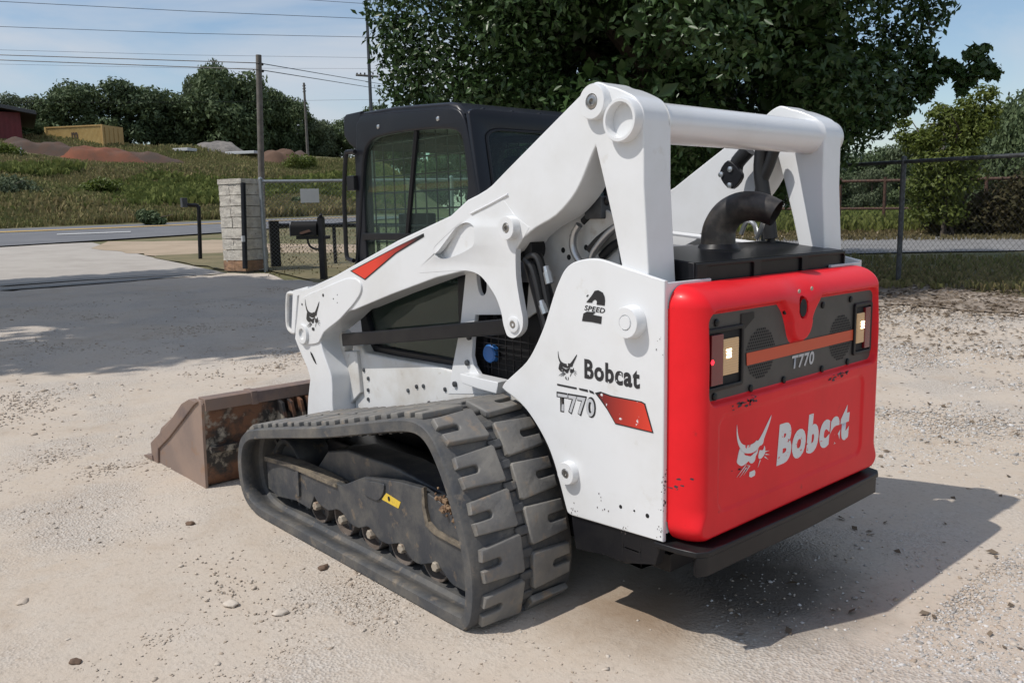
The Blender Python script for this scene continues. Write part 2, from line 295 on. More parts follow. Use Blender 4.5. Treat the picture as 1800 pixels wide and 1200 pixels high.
# ------------------------------------------------------------------ ground
def noise_field(x, y, sc, o=0): return noise.noise(Vector((x*sc+o, y*sc-o, o*.37)))
def gravel_mat():
    m = bpy.data.materials.new('gravel_dirt'); m.use_nodes = True; nt = m.node_tree; N = nt.nodes; L = nt.links; b = N['Principled BSDF']; b.inputs['Roughness'].default_value = .92; b.inputs['Specular IOR Level'].default_value = .2
    g = N.new('ShaderNodeNewGeometry')
    def no(sc, det=6, rough=.6, dist=0):
        n = N.new('ShaderNodeTexNoise'); n.inputs['Scale'].default_value = sc; n.inputs['Detail'].default_value = det; n.inputs['Roughness'].default_value = rough; n.inputs['Distortion'].default_value = dist; L.new(g.outputs['Position'], n.inputs['Vector']); return n.outputs[0]
    def rng_(v, a, b_):
        r = N.new('ShaderNodeMapRange'); r.inputs[1].default_value = a; r.inputs[2].default_value = b_; L.new(v, r.inputs[0]); return r.outputs[0]
    def mix(f, a, c):
        x = N.new('ShaderNodeMix'); x.data_type = 'RGBA'
        if isinstance(f, float): x.inputs[0].default_value = f
        else: L.new(f, x.inputs[0])
        for i, q in ((6, a), (7, c)):
            if isinstance(q, tuple): x.inputs[i].default_value = (*q, 1)
            else: L.new(q, x.inputs[i])
        return x.outputs[2]
    c = mix(rng_(no(.55, 5, .55, .4), .36, .66), (.505, .422, .336), (.545, .477, .405))
    c = mix(rng_(no(1.3, 6, .6, .5), .54, .74), c, (.40, .315, .235))
    c = mix(rng_(no(6, 6, .7), .40, .70), c, (.53, .465, .392))
    c = mix(rng_(no(38, 5, .75), .52, .74), c, (.38, .325, .265))
    v = N.new('ShaderNodeTexVoronoi'); v.inputs['Scale'].default_value = 85; L.new(g.outputs['Position'], v.inputs['Vector'])
    gm = rng_(no(.9, 5, .6), .46, .60)
    vc = N.new('ShaderNodeSeparateColor'); L.new(v.outputs['Color'], vc.inputs[0])
    st = mix(rng_(vc.outputs[0], 0, 1), (.30, .26, .225), (.58, .56, .53))
    mg = N.new('ShaderNodeMath'); mg.operation = 'MULTIPLY'; mg.inputs[1].default_value = .4; L.new(gm, mg.inputs[0])
    c = mix(mg.outputs[0], c, st)
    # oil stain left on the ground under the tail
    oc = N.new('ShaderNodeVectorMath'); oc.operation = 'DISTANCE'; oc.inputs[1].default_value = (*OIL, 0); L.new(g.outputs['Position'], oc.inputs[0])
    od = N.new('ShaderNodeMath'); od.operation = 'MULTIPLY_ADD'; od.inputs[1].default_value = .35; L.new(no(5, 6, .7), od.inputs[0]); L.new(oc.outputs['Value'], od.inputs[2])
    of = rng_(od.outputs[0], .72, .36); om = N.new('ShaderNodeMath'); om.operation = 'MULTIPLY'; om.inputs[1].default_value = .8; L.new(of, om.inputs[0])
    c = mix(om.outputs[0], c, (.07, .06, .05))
    # brown soil spilled beside the oil stain
    o2 = N.new('ShaderNodeVectorMath'); o2.operation = 'DISTANCE'; o2.inputs[1].default_value = (*SOIL, 0); L.new(g.outputs['Position'], o2.inputs[0])
    d2 = N.new('ShaderNodeMath'); d2.operation = 'MULTIPLY_ADD'; d2.inputs[1].default_value = .5; L.new(no(4, 6, .7), d2.inputs[0]); L.new(o2.outputs['Value'], d2.inputs[2])
    f2 = rng_(d2.outputs[0], .66, .30); m2 = N.new('ShaderNodeMath'); m2.operation = 'MULTIPLY'; m2.inputs[1].default_value = .85; L.new(f2, m2.inputs[0])
    c = mix(m2.outputs[0], c, (.27, .19, .125))
    L.new(c, b.inputs['Base Color'])
    h1 = N.new('ShaderNodeMath'); h1.operation = 'MULTIPLY_ADD'; h1.inputs[1].default_value = .6; L.new(no(55, 6, .75), h1.inputs[0])
    vd = N.new('ShaderNodeMath'); vd.operation = 'MULTIPLY'; L.new(v.outputs['Distance'], vd.inputs[0]); L.new(gm, vd.inputs[1]); L.new(vd.outputs[0], h1.inputs[2])
    bp = N.new('ShaderNodeBump'); bp.inputs['Strength'].default_value = .55; bp.inputs['Distance'].default_value = .015; L.new(h1.outputs[0], bp.inputs['Height']); L.new(bp.outputs[0], b.inputs['Normal'])
    return m
SOIL = (-0.28, 0.51)
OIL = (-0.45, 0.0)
gravelm = gravel_mat()
fieldm = M('dry_field', (.115, .11, .042), .95, 0, (.17, .14, .07), .25, .38, .66, bump=.5, bscale=3, col3=(.07, .085, .025), scale3=.6, lo3=.5, hi3=.68)
_bankm = M('bank_soil', (.085, .085, .032), .95, 0, (.14, .11, .055), .12, .4, .62, bump=.7, bscale=1.5, col3=(.06, .08, .02), scale3=.3, lo3=.5, hi3=.65)
tanm = M('tan_dirt', (.40, .31, .22), .95, 0, (.32, .25, .17), .8, .4, .65, bump=.3, bscale=10)
litterm = M('leafy_soil', (.27, .22, .175), .95, 0, (.16, .12, .085), 2.5, .45, .66, bump=.5, bscale=14, col3=(.40, .34, .28), scale3=3, lo3=.48, hi3=.62)
def polar(name, rmaxf, rmin, mat, dz, na=420, nr=120, a0=0, a1=360, amp=0):
    V = []; full = a1-a0 >= 359
    for i in range(na if full else na+1):
        az = YAW+R(a0+(a1-a0)*i/na); rm = rmaxf(az)
        for j in range(nr+1):
            r = rmin*(rm/rmin)**(j/nr); x, y = CAMX+r*math.cos(az), CAMY+r*math.sin(az)
            h = terr(x, y)+dz
            if amp: h += amp*(noise_field(x, y, 1.1)+.5*noise_field(x, y, 3.7, 3))*sst(.0, .6, min(abs(x-.8)-1.2, 9) if abs(y) < 1.3 and -.5 < x < 2.2 else 1)
            V.append((x, y, h))
    n = nr+1; m = na if full else na+1
    F = [(i*n+j, i*n+j+1, ((i+1) % m)*n+j+1, ((i+1) % m)*n+j) for i in range(na) for j in range(nr)]
    F = [f[::-1] for f in F]
    return np_mesh(name, V, F, mat, None, 60)
# yard edge as polar radii seen from the camera
yard_edge = [(math.degrees((math.atan2(y-CAMY, x-CAMX)-YAW+math.pi) % (2*math.pi)-math.pi), math.hypot(x-CAMX, y-CAMY)) for x, y, z in [(1.52, -9.33, 0.14), (2.82, -9.74, 0.16), (4.21, -9.81, 0.18), (6.31, -9.35, 0.2), (8.61, -8.25, 0.22), (10.54, -7.13, 0.24), (11.9, -5.47, 0.25), (13.13, -4.93, 0.27), (14.73, -5.35, 0.32), (15.26, -4.71, 0.33), (15.22, -2.41, 0.3), (15.03, -0.43, 0.28)]]
yard_edge = [(-90, 12), (-50, 12)]+yard_edge+[(50, 20), (90, 18)]
def yard_r(az):
    a = math.degrees((az-YAW+math.pi) % (2*math.pi)-math.pi)
    if a < -90 or a > 90: return 15.
    for (p, q), (p2, q2) in zip(yard_edge, yard_edge[1:]):
        if p <= a <= p2: b = q+(q2-q)*(a-p)/(p2-p); break
    else: b = 14
    return b+.35*noise.noise(Vector((a*.9, 0, 3)))+.15*noise.noise(Vector((a*4, 0, 1)))
ground = tag(polar('ground', lambda a: 900, .5, fieldm, -.03, 360, 170), kind='structure')
yard = tag(polar('gravel_yard', yard_r, .4, gravelm, 0, 720, 190, amp=.008), kind='structure')
def strip(name, A, B, mat, dz, n=40, m=6, wob=0):
    def samp(P, k):
        P = [Vector((p[0], p[1])) for p in P]; d = [0]
        for a, b in zip(P, P[1:]): d.append(d[-1]+(b-a).length)
        out = []
        for i in range(k+1):
            s = d[-1]*i/k; j = max(q for q in range(len(d)) if d[q] <= s+1e-9); j = min(j, len(P)-2); out.append(P[j].lerp(P[j+1], (s-d[j])/max(1e-6, d[j+1]-d[j])))
        return out
    a, b = samp(A, n), samp(B, n); V = []
    for i in range(n+1):
        for j in range(m+1):
            p = a[i].lerp(b[i], j/m)
            if wob and j in (0, m): p = p+Vector((noise.noise(Vector((i*.9, j, 0))), noise.noise(Vector((i*.9, j, 5)))))*wob
            V.append((p.x, p.y, terr(p.x, p.y)+dz))
    F = [(i*(m+1)+j, i*(m+1)+j+1, (i+1)*(m+1)+j+1, (i+1)*(m+1)+j) for i in range(n) for j in range(m)]
    o = np_mesh(name, V, F, mat, None, 60); me = o.data
    if me.polygons[0].normal.z < 0: me.flip_normals()
    return tag(o, kind='structure')
def ext(P, a, b):   # lengthen a polyline at both ends
    p, q = Vector(P[0][:2]), Vector(P[1][:2]); r, t = Vector(P[-1][:2]), Vector(P[-2][:2])
    return [tuple(p+(p-q).normalized()*a)]+[x[:2] for x in P]+[tuple(r+(r-t).normalized()*b)]
road_n, road_f = [(29.81, -3.32, 0.74), (33.44, -12.38, 0.92), (38.83, -21.42, 1.19)], [(45.72, -6.42, 1.23), (48.82, -18.97, 1.42), (49.14, -27.53, 1.55)]
strip('road', ext(road_n, 60, 120), ext(road_f, 60, 120), asphalt, .03, 80, 8)
strip('road_centre_line', ext([(40.91, -5.48, 1.08), (43.64, -16.75, 1.25)], 50, 100), ext([(42.01, -5.7, 1.11), (44.5, -17.12, 1.28)], 50, 100), yline, .05, 60, 1)
strip('road_dash', [(36.39, -6.65, 0.95), (36.56, -9.63, 0.98)], [(37.48, -6.92, 0.98), (37.61, -9.96, 1.01)], wline, .05, 10, 1)
strip('driveway', [(14.91, 1.21, 0.27), (15.13, -0.45, 0.29), (15.34, -2.44, 0.31), (15.53, -4.8, 0.34)], [(28.17, -0.12, 0.67), (30.16, -3.39, 0.75), (30.76, -6.37, 0.78), (21.36, -5.3, 0.51)], concrete, -.012, 30, 20)
strip('dirt_path', ext([(26.9, -5.28, 0.66), (21.67, -5.56, 0.52), (21.74, -7.5, 0.54), (20.56, -8.19, 0.52), (18.55, -9.77, 0.49)], 0, 8), ext([(30.66, -6.92, 0.79), (29.33, -8.07, 0.76), (28.24, -10.32, 0.75), (24.66, -10.19, 0.65), (21.94, -11.84, 0.61)], 0, 8), tanm, -.006, 30, 6, .3)
strip('dry_verge', ext([(21.15, -5.23, 0.5), (16.2, -5.09, 0.36), (15.48, -5.72, 0.35), (12.24, -5.18, 0.25), (11.23, -5.55, 0.23)], 0, 8), ext([(21.96, -5.58, 0.53), (21.63, -7.45, 0.54), (20.56, -8.19, 0.52), (19.35, -9.15, 0.5), (18.28, -9.98, 0.48)], 0, 8), M('straw_verge', (.19, .155, .08), .95, 0, (.12, .11, .05), 1.2, .38, .62, bump=.5, bscale=8), .002, 30, 8, .15)
strip('leafy_ground', ext([(3.83, -8.09, 0.13), (3.08, -8.21, 0.12), (2.68, -8.68, 0.13), (2.03, -8.49, 0.12), (1.33, -8.73, 0.12)], 1, 6), ext([(5.02, -10.22, 0.2), (4.09, -11.1, 0.22), (2.86, -10.67, 0.19), (1.75, -10.06, 0.16)], 1, 6), litterm, .022, 60, 8, .5)
strip('far_lane', ext([(7.82, -15.78, 0.39), (6.34, -17.2, 0.41), (4.39, -18.52, 0.43)], 12, 25), ext([(10.9, -21.46, 0.59), (8.72, -22.74, 0.59), (6.01, -23.71, 0.59)], 12, 25), M('grey_lane', (.23, .225, .22), .9, 0, (.17, .165, .16), 1.5, bump=.2, bscale=10), .0, 40, 6)
strip('sandy_verge', ext([(10.97, -21.59, 0.59), (8.72, -22.74, 0.59), (6.05, -23.83, 0.59)], 12, 25), ext([(12.91, -25.17, 0.71), (9.92, -25.53, 0.68), (6.86, -26.44, 0.68)], 12, 25), tanm, .0, 40, 6, .3)
for a_, b_ in ((500, 495), (493, 489.5)):
    strip('gate_rail', [(15.03, -0.43, 0.28), (15.05, -2.15, 0.3), (15.27, -4.04, 0.32)] if a_ == 500 else [(15.94, -0.61, 0.31), (16.11, -2.14, 0.33), (15.71, -4.21, 0.34)], [(15.45, -0.52, 0.3), (15.39, -2.25, 0.31), (15.46, -4.11, 0.33)] if a_ == 500 else [(16.23, -0.67, 0.32), (16.32, -2.19, 0.33), (15.82, -4.26, 0.34)], blackp, .02, 20, 1)
# pebbles: nobody could count them
def pebbles(name, n, rlo, rhi, slo, shi, mats, a0, a1, seed, patch=True, kind=0, rp_=1.0):
    rg = np.random.default_rng(seed); P = []
    while len(P) < n:
        az = rg.uniform(a0, a1); r = rlo*(rhi/rlo)**(rg.random()**rp_); a = YAW+R(az); x, y = CAMX+r*math.cos(a), CAMY+r*math.sin(a)
        if r > yard_r(a)-.1: continue
        if -1.0 < x < .5 and -1.75 < y < .7 and rg.random() < .96: continue
        f = noise_field(x, y, .8, 2)+.6*noise_field(x, y, 2.6, 5)+.25*(az < -14 and y < .2)+.15*(az < -14)
        if patch and rg.random() > .06+max(0, f-.05)*2.0: continue
        P.append((x, y, terr(x, y), 0))
    P = np.array(P); sz = np.exp(rg.uniform(math.log(slo), math.log(shi), n)); sz *= np.clip(np.hypot(P[:, 0]-CAMX, P[:, 1]-CAMY)/5, .8, 1.6)
    if kind == 0: base = np.array([(1, 0, 0), (0, 1, 0), (-1, 0, 0), (0, -1, 0), (0, 0, 1), (0, 0, -1)], float); F = np.array([(0, 1, 4), (1, 2, 4), (2, 3, 4), (3, 0, 4), (1, 0, 5), (2, 1, 5), (3, 2, 5), (0, 3, 5)])
    else:
        bm = bmesh.new(); bmesh.ops.create_icosphere(bm, subdivisions=1 if kind == 1 else 2, radius=1); base = np.array([v.co for v in bm.verts]); F = np.array([[v.index for v in f.verts] for f in bm.faces]); bm.free()
    V = base[None]*(1+rg.uniform(-.33, .33, (n, len(base), 1)))
    V = V*(sz[:, None]*rg.uniform(.65, 1.25, (n, 3)))[:, None, :]*np.array([1, 1, .52])
    th = rg.uniform(0, 6.28, n); tl = rg.uniform(-.4, .4, n); c, s = np.cos(th), np.sin(th)
    X = V[:, :, 0]*c[:, None]-V[:, :, 1]*s[:, None]; Yy = V[:, :, 0]*s[:, None]+V[:, :, 1]*c[:, None]; Zz = V[:, :, 2]+X*tl[:, None]
    V = np.stack([X+P[:, 0, None], Yy+P[:, 1, None], Zz+P[:, 2, None]+sz[:, None]*.05], 2)
    FF = F[None]+(np.arange(n)*len(base))[:, None, None]
    return tag(np_mesh(name, V.reshape(-1, 3), FF.reshape(-1, 3), mats, None, 0), kind='stuff')
def pebm(name, a, b, c):
    m = bpy.data.materials.new(name); m.use_nodes = True; nt = m.node_tree; N = nt.nodes; L = nt.links; p = N['Principled BSDF']; p.inputs['Roughness'].default_value = .85; p.inputs['Specular IOR Level'].default_value = .2
    g = N.new('ShaderNodeNewGeometry'); r = N.new('ShaderNodeValToRGB'); L.new(g.outputs['Random Per Island'], r.inputs[0]); e = r.color_ramp.elements
    e[0].color = (*a, 1); e[1].color = (*c, 1); q = e.new(.5); q.color = (*b, 1); L.new(r.outputs[0], p.inputs['Base Color']); return m
peb1 = pebm('pebble_stone', (.36, .29, .225), (.48, .405, .33), (.56, .50, .43)); peb2 = pebm('white_gravel_stone', (.27, .25, .23), (.48, .46, .43), (.62, .60, .58))
pebbles('pebbles', 66000, 1.9, 16, .003, .010, peb1, -50, 44, 3)
pebbles('coarse_gravel', 1300, 2.0, 15, .009, .019, peb1, -34, 36, 4, kind=1)
pebbles('white_gravel', 44000, 1.8, 13, .0045, .012, peb2, -58, -13, 5)
pebbles('crushed_stone', 1500, 2.0, 12, .009, .018, peb2, -58, -17, 6, kind=1)
brownst = M('brown_stone', (.16, .10, .065), .85, 0, (.10, .065, .045), 40)
for k, (x, y, lab, rr_) in enumerate([(0.84, 1.55, 'pale flat stone lying alone on the gravel in front of the track', 0.024), (0.64, 1.45, 'pale stone with a darker chip beside it, front of the left track', 0.022), (1.42, 2.13, 'grey stone half sunk in the gravel at the left edge', 0.022), (0.79, 2.11, 'dark brown stone near the bottom left corner', 0.017), (0.89, 1.13, 'small brown stone close to the outer edge of the left track', 0.02), (1.81, 1.33, 'small brown stone on the gravel beneath the bucket side', 0.02)]):
    bm = bmesh.new(); bmesh.ops.create_icosphere(bm, subdivisions=3, radius=1)
    for v in bm.verts:
        q = 1+.35*noise.noise(v.co*1.3+Vector((k*7, 0, 0)))+.12*noise.noise(v.co*3.1+Vector((k*3, 2, 0))); v.co = Vector((v.co.x*rr_*1.3*q, v.co.y*rr_*q, max(v.co.z, -.4)*rr_*.55*q))
    rr_ *= 1; o = link('loose_stone', fin(bm), brownst if 'brown' in lab else peb1, None, 50); o.location = (x, y, .004); o.rotation_euler = (0, 0, k*1.3); tag(o, lab, 'stone')
# fallen leaves
def litter_f(name, n, poly, mat, sz, seed, dz=.015):
    rg = random.Random(seed); V = []; F = []
    (x0, y0), (x1, y1), (x2, y2), (x3, y3) = poly
    for k in range(n):
        u, v = rg.random(), rg.random(); x = (x0*(1-u)+x1*u)*(1-v)+(x3*(1-u)+x2*u)*v; y = (y0*(1-u)+y1*u)*(1-v)+(y3*(1-u)+y2*u)*v
        a = rg.uniform(0, 6.28); s = sz*rg.uniform(.5, 1.4); c, d = math.cos(a)*s, math.sin(a)*s; z = terr(x, y)+dz; t = rg.uniform(0, .7)*s; i = len(V)
        V += [(x-c, y-d, z), (x+d*.5, y-c*.5, z+t), (x+c, y+d, z+rg.uniform(0, .3)*s), (x-d*.5, y+c*.5, z)]; F.append((i, i+1, i+2, i+3))
    return tag(np_mesh(name, V, F, mat, None, 0), kind='stuff')
litter_f('leaf_litter', 1500, [(2.27, -5.64), (0.25, -5.71), (1.8, -10.92), (4.95, -10.66)], litter, .026, 11, .012)
litter_f('leaf_litter', 2000, [(3.31, -7.58), (1.01, -8.25), (1.9, -11.26), (5.03, -10.82)], litter, .032, 13, .03)
litter_f('leaf_litter', 130, [(-0.54, 0.65), (-1.33, -0.17), (0.36, -5.62), (1.78, -6.03)], litter, .02, 12, .006)

# ------------------------------------------------------------------ the loader
coverm = M('grey_cover', (.17, .172, .185), .45, 0, (.22, .22, .23), 6)
rollm = M('roller_steel', (.26, .22, .19), .5, .3, (.15, .12, .10), 12)
LD = thing('track_loader', 'white and red compact track loader with black cab and rubber tracks parked on gravel', 'track loader')
AO, AI = .632, .4935            # outer and inner faces of a lift arm
BY = .651                       # outer face of the rear side panels
# --- chassis
ch_loop = [(1.62, .80), (1.53, .80), (1.50, .768), (1.30, .766), (.86, .772), (.46, .74), (.2, .7), (.2, .26), (1.45, .26), (1.62, .40)]
chassis = plate('chassis', ch_loop, -.505, .505, white2, LD, bevel=.012)
box('belly_pan', -.42, 1.5, -.5, .5, .2, .265, blackp, chassis)
box('front_cross_member', 1.45, 1.68, -.5, .5, .30, .42, blackp, chassis)
eng = plate('engine_bay', [(-.47, .40), (.56, .40), (.62, .78), (.60, 1.16), (-.47, 1.16)], -.43, .43, darkhole, LD, bevel=.01)
for s in (1, -1):
    tubY = .505*s
    up_ = plate('cab_upright', [[(0.658, 1.237), (0.358, 1.246), (0.364, 1.045), (0.606, 1.027), (0.629, 0.93), (0.64, 0.847), (0.626, 0.807), (0.586, 0.765), (0.443, 0.757), (0.444, 0.709), (0.813, 0.655), (0.778, 0.781), (0.731, 0.918), (0.708, 0.995)], cr([(0.591, 1.208), (0.589, 1.156), (0.576, 1.121), (0.558, 1.112), (0.535, 1.125), (0.53, 1.168), (0.554, 1.21)], 3, True)], (.485)*s, (.507)*s, white, LD, bevel=.003)
    for q in [(0.665, 0.815), (0.648, 0.928), (0.757, 0.709)]: lathe('bolt', 'y', (q[0], .507*s, q[1]), [(0, .013), (.010*s, .013), (.012*s, .008), (.012*s, 0)], galvd, up_, 8)
    for q in [(1.055, 0.656), (1.0, 0.666), (0.835, 0.674), (1.475, 0.639), (1.48, 0.579), (1.483, 0.531), (0.96, 0.592), (1.514, 0.678), (1.126, 0.627)]: lathe('bolt', 'y', (q[0], tubY, q[1]), [(0, .010), (.006*s, .010), (.008*s, .006), (.008*s, 0)], galvd, chassis, 8)
    plate('side_ledge', [(0.657, 0.775), (0.408, 0.771), (0.42, 0.722), (0.537, 0.725), (0.643, 0.735)], .49*s, .56*s, white, chassis, bevel=.004)
    # front pivot bracket of the control link
    fp = plate('link_bracket', cr([(1.916, 0.731), (1.833, 0.826), (1.745, 0.873), (1.678, 0.855), (1.661, 0.797), (1.67, 0.758)], 4)+[(1.547, 0.771), (1.527, 0.562), (1.744, 0.407), (1.819, 0.612)], .47*s, .525*s, white2, LD, bevel=.006)
    c = (1.759, 0.803)
    lathe('pivot_pin', 'y', (c[0], .5*s, c[1]), [(0, .036), (.06*s, .036), (.066*s, .032), (.066*s, .020), (.05*s, .018), (.05*s, 0)], white2, fp)
    # control link
    lk = plate('control_link', [(1.587, 0.865), (1.095, 0.931), (0.327, 1.039), (0.329, 0.977), (1.1, 0.867), (1.582, 0.801)], .535*s, .585*s, blackp, LD, bevel=.006)
    # rear side panel
    sp_loop = [(-0.504, 1.229), (-0.504, 0.377), (-0.189, 0.365), (-0.094, 0.361)]+cr([(-0.094, 0.361), (-0.071, 0.366), (-0.06, 0.387), (-0.035, 0.456), (-0.004, 0.536), (0.031, 0.6), (0.081, 0.66), (0.142, 0.715), (0.205, 0.75), (0.254, 0.767), (0.28, 0.781)], 3)+cr([(0.28, 0.781), (0.263, 0.804), (0.209, 0.844), (0.138, 0.899), (0.09, 0.959), (0.043, 1.037), (0.013, 1.102), (-0.015, 1.165), (-0.041, 1.212), (-0.07, 1.251), (-0.111, 1.276), (-0.17, 1.289), (-0.222, 1.291), (-0.273, 1.282)], 3)[1:]+[(-0.347, 1.264)]
    sidep = plate('side_panel', sp_loop, .632*s, BY*s, white, LD, bevel=.005)
    box('rear_flange', -.503, -.488, .40 if s > 0 else -.645, .645 if s > 0 else -.40, .40, 1.222, white, sidep, .004)
    for (u, r0, pr, kind) in (((-0.379, 1.092), .050, .042, 0), ((-0.087, 0.523), .040, .028, 1)):
        b = lathe('pin_boss', 'y', (u[0], BY*s, u[1]), [(-.01*s, r0*1.08), ((pr-.006)*s, r0*1.04), (pr*s, r0*.98), (pr*s, r0*.5 if kind == 0 else r0*.46), ((pr-.006)*s, r0*.47 if kind == 0 else r0*.44), ((pr-.006)*s, 0)] if kind else [(-.01*s, r0*1.12), ((pr-.006)*s, r0*1.04), (pr*s, r0*.98), (pr*s, r0*.52), ((pr-.004)*s, r0*.50), ((pr-.004)*s, r0*.46), ((pr+.002)*s, r0*.44), ((pr+.002)*s, 0)], white, sidep)
        if kind: lathe('bolt', 'y', (u[0], (BY+pr-.008)*s, u[1]), [(0, .017), (.006*s, .017), (.008*s, .014), (.008*s, .007), (.003*s, .006), (.003*s, 0)], steel, sidep, 12)
    for q, r0 in zip([(-0.324, 0.453), (-0.384, 0.454), (-0.44, 0.451)], (.007, .004, .008)): lathe('hole', 'y', (q[0], BY*s, q[1]), [(0, r0), (.0012*s, r0*.9), (.0012*s, 0)], darkhole, sidep, 10)
    lb = plate('lower_frame', [[(-0.075, 0.366), (-0.493, 0.376), (-0.463, 0.281), (-0.348, 0.251), (-0.301, 0.249), (-0.246, 0.252), (-0.099, 0.232)], rrect(*(-0.402, 0.302, -0.325, 0.314), .011)], .60*s, .640*s, blackp, LD, bevel=.004)
chip = M('paint_chip', (.07, .055, .05), .8)
for P_, n_, w_ in (((-0.23, 0.44), 7, .02), ((-0.347, 0.382), 9, .012), ((-0.497, 0.41), 8, .010), ((-0.487, 1.037), 5, .012), ((-0.106, 0.388), 8, .014)):
    bm = bmesh.new()
    for k in range(n_):
        x, z = P_[0]+random.gauss(0, w_), P_[1]+random.gauss(0, w_*1.3); r_ = random.uniform(.0012, .0035)
        bm.faces.new([bm.verts.new((x+r_*math.cos(q)*random.uniform(.5, 1), BY+.0011, z+r_*1.6*math.sin(q)*random.uniform(.5, 1))) for q in (0, 1, 2.1, 3.1, 4.2, 5.3)])
    tag(link('paint_chip', fin(bm), chip, [c for c in LD.children if c.name.startswith('side_panel')][0], 0), kind='stuff')
# side panel prints (left side of the machine only)
P0 = [c for c in LD.children if c.name.startswith('side_panel')][0]
yd = BY+.0012
def on_side(name, loops, mat): return flat(name, loops, 'y', yd, mat, P0)
two = [(-0.172, 1.142), (-0.196, 1.165), (-0.211, 1.183), (-0.227, 1.186), (-0.247, 1.179), (-0.255, 1.166), (-0.257, 1.153), (-0.255, 1.136), (-0.219, 1.137), (-0.221, 1.147), (-0.216, 1.153), (-0.209, 1.153), (-0.201, 1.148), (-0.198, 1.142)]
on_side('speed_numeral', [two, [(-0.158, 1.102), (-0.174, 1.11), (-0.213, 1.11), (-0.2, 1.101), (-0.242, 1.098), (-0.239, 1.073), (-0.197, 1.076), (-0.151, 1.076)], [(-0.172, 1.163), (-0.18, 1.169), (-0.182, 1.166), (-0.174, 1.16)]], ink)
a, b = [(-0.162, 1.114), (-0.257, 1.109)]; h = 0.018
text_on('speed_lettering', 'SPEED', (a[0], yd, a[1]), (-1, 0, (b[1]-a[1])/(a[0]-b[0])), (0, 0, 1), a[0]-b[0], h, ink, P0, .02, .25)
def cat_logo(prefix, T, mat, parent, axis, d, worn_=True):
    """cat head: cap with ears, cheek patches, muzzle, whiskers, chin; T maps unit points on the panel"""
    cap = cr([(.13, 1.0), (.145, .88), (.18, .76), (.24, .66), (.33, .60), (.45, .575), (.56, .585), (.62, .615), (.66, .60), (.76, .70), (.86, .83), (.98, .98), (.93, .84), (.86, .71), (.80, .60), (.78, .53), (.74, .50), (.69, .495), (.64, .45), (.55, .425), (.45, .43), (.34, .46), (.25, .53), (.17, .66), (.13, .82)], 2, True)
    lc = cr([(.22, .58), (.25, .52), (.30, .49), (.33, .43), (.40, .40), (.48, .37), (.56, .40), (.62, .42), (.66, .46), (.64, .38), (.60, .34), (.59, .29), (.56, .25), (.50, .235), (.45, .27), (.43, .30), (.36, .27), (.27, .255), (.20, .29), (.145, .35), (.16, .42), (.18, .50)], 2, True)
    rc = cr([(.70, .42), (.76, .40), (.80, .42), (.82, .47), (.84, .40), (.83, .33), (.78, .28), (.72, .26), (.68, .28), (.67, .33)], 2, True)
    chin = [(.46, .095), (.58, .10), (.60, .06), (.59, 0.0), (.50, -.01), (.45, .02)]
    wh = []
    for p, q in (((.38, .25), (.14, .09)), ((.42, .23), (.22, .07)), ((.46, .21), (.31, .08)), ((.72, .24), (.66, .12)), ((.84, .36), (.95, .35)), ((.85, .31), (.97, .27)), ((.83, .27), (.93, .19))):
        dx, dy = q[0]-p[0], q[1]-p[1]; l = math.hypot(dx, dy); nx, ny = -dy/l*.011, dx/l*.011
        wh.append([(p[0]+nx, p[1]+ny), (p[0]-nx, p[1]-ny), (q[0], q[1])])
    return flat(prefix, [[T(*p) for p in lp] for lp in [cap, lc, rc, chin]+wh], axis, d, mat, parent)
# unit square of the logo on the side panel: u to the rear (-x), v up
p00, p11 = [(-0.018, 0.861), (-0.127, 0.958)]; zt = 0.958
cat_logo('cat_logo', lambda u, v: (p00[0]+(p11[0]-p00[0])*u, p00[1]+(zt-p00[1])*v), inkw, P0, 'y', yd)
a, b, t = [(-0.16, 0.876), (-0.407, 0.872), (-0.156, 0.945)]
text_on('brand_lettering', 'Bobcat', (a[0], yd, a[1]), (-1, 0, (b[1]-a[1])/(a[0]-b[0])), (0, 0, 1), a[0]-b[0], t[1]-a[1], inkw, P0, .035)
a, b, t = [(-0.028, 0.741), (-0.207, 0.745), (-0.029, 0.805)]
for nm, mt, bo, dy in (('model_outline', ink, .05, 0), ('model_lettering', greyfilm, .0, .0012)):
    e = .006 if bo == .05 else 0
    text_on(nm, 'T770', (a[0]+e, yd+dy, a[1]-e), (-1, 0, (b[1]-a[1])/(a[0]-b[0])), (0, 0, 1), a[0]-b[0]+2*e, t[1]-a[1]+2*e, mt, P0, .02+bo, .0)
on_side('swoosh_line', [[(-0.026, 0.839), (-0.122, 0.838), (-0.122, 0.832), (-0.026, 0.833)], [(-0.133, 0.838), (-0.174, 0.838), (-0.177, 0.83), (-0.136, 0.832)], [(-0.182, 0.838), (-0.201, 0.835), (-0.206, 0.827), (-0.185, 0.83)]], ink)
on_side('swoosh_edge', [[(-0.209, 0.832), (-0.235, 0.84), (-0.284, 0.833), (-0.414, 0.833), (-0.43, 0.828), (-0.464, 0.736), (-0.302, 0.738), (-0.266, 0.781), (-0.235, 0.81)]], ink)
flat('swoosh', [[(-0.225, 0.826), (-0.24, 0.835), (-0.284, 0.829), (-0.412, 0.829), (-0.426, 0.825), (-0.46, 0.74), (-0.304, 0.742), (-0.271, 0.782), (-0.245, 0.811)]], 'y', yd+.0012, redfilm, P0)
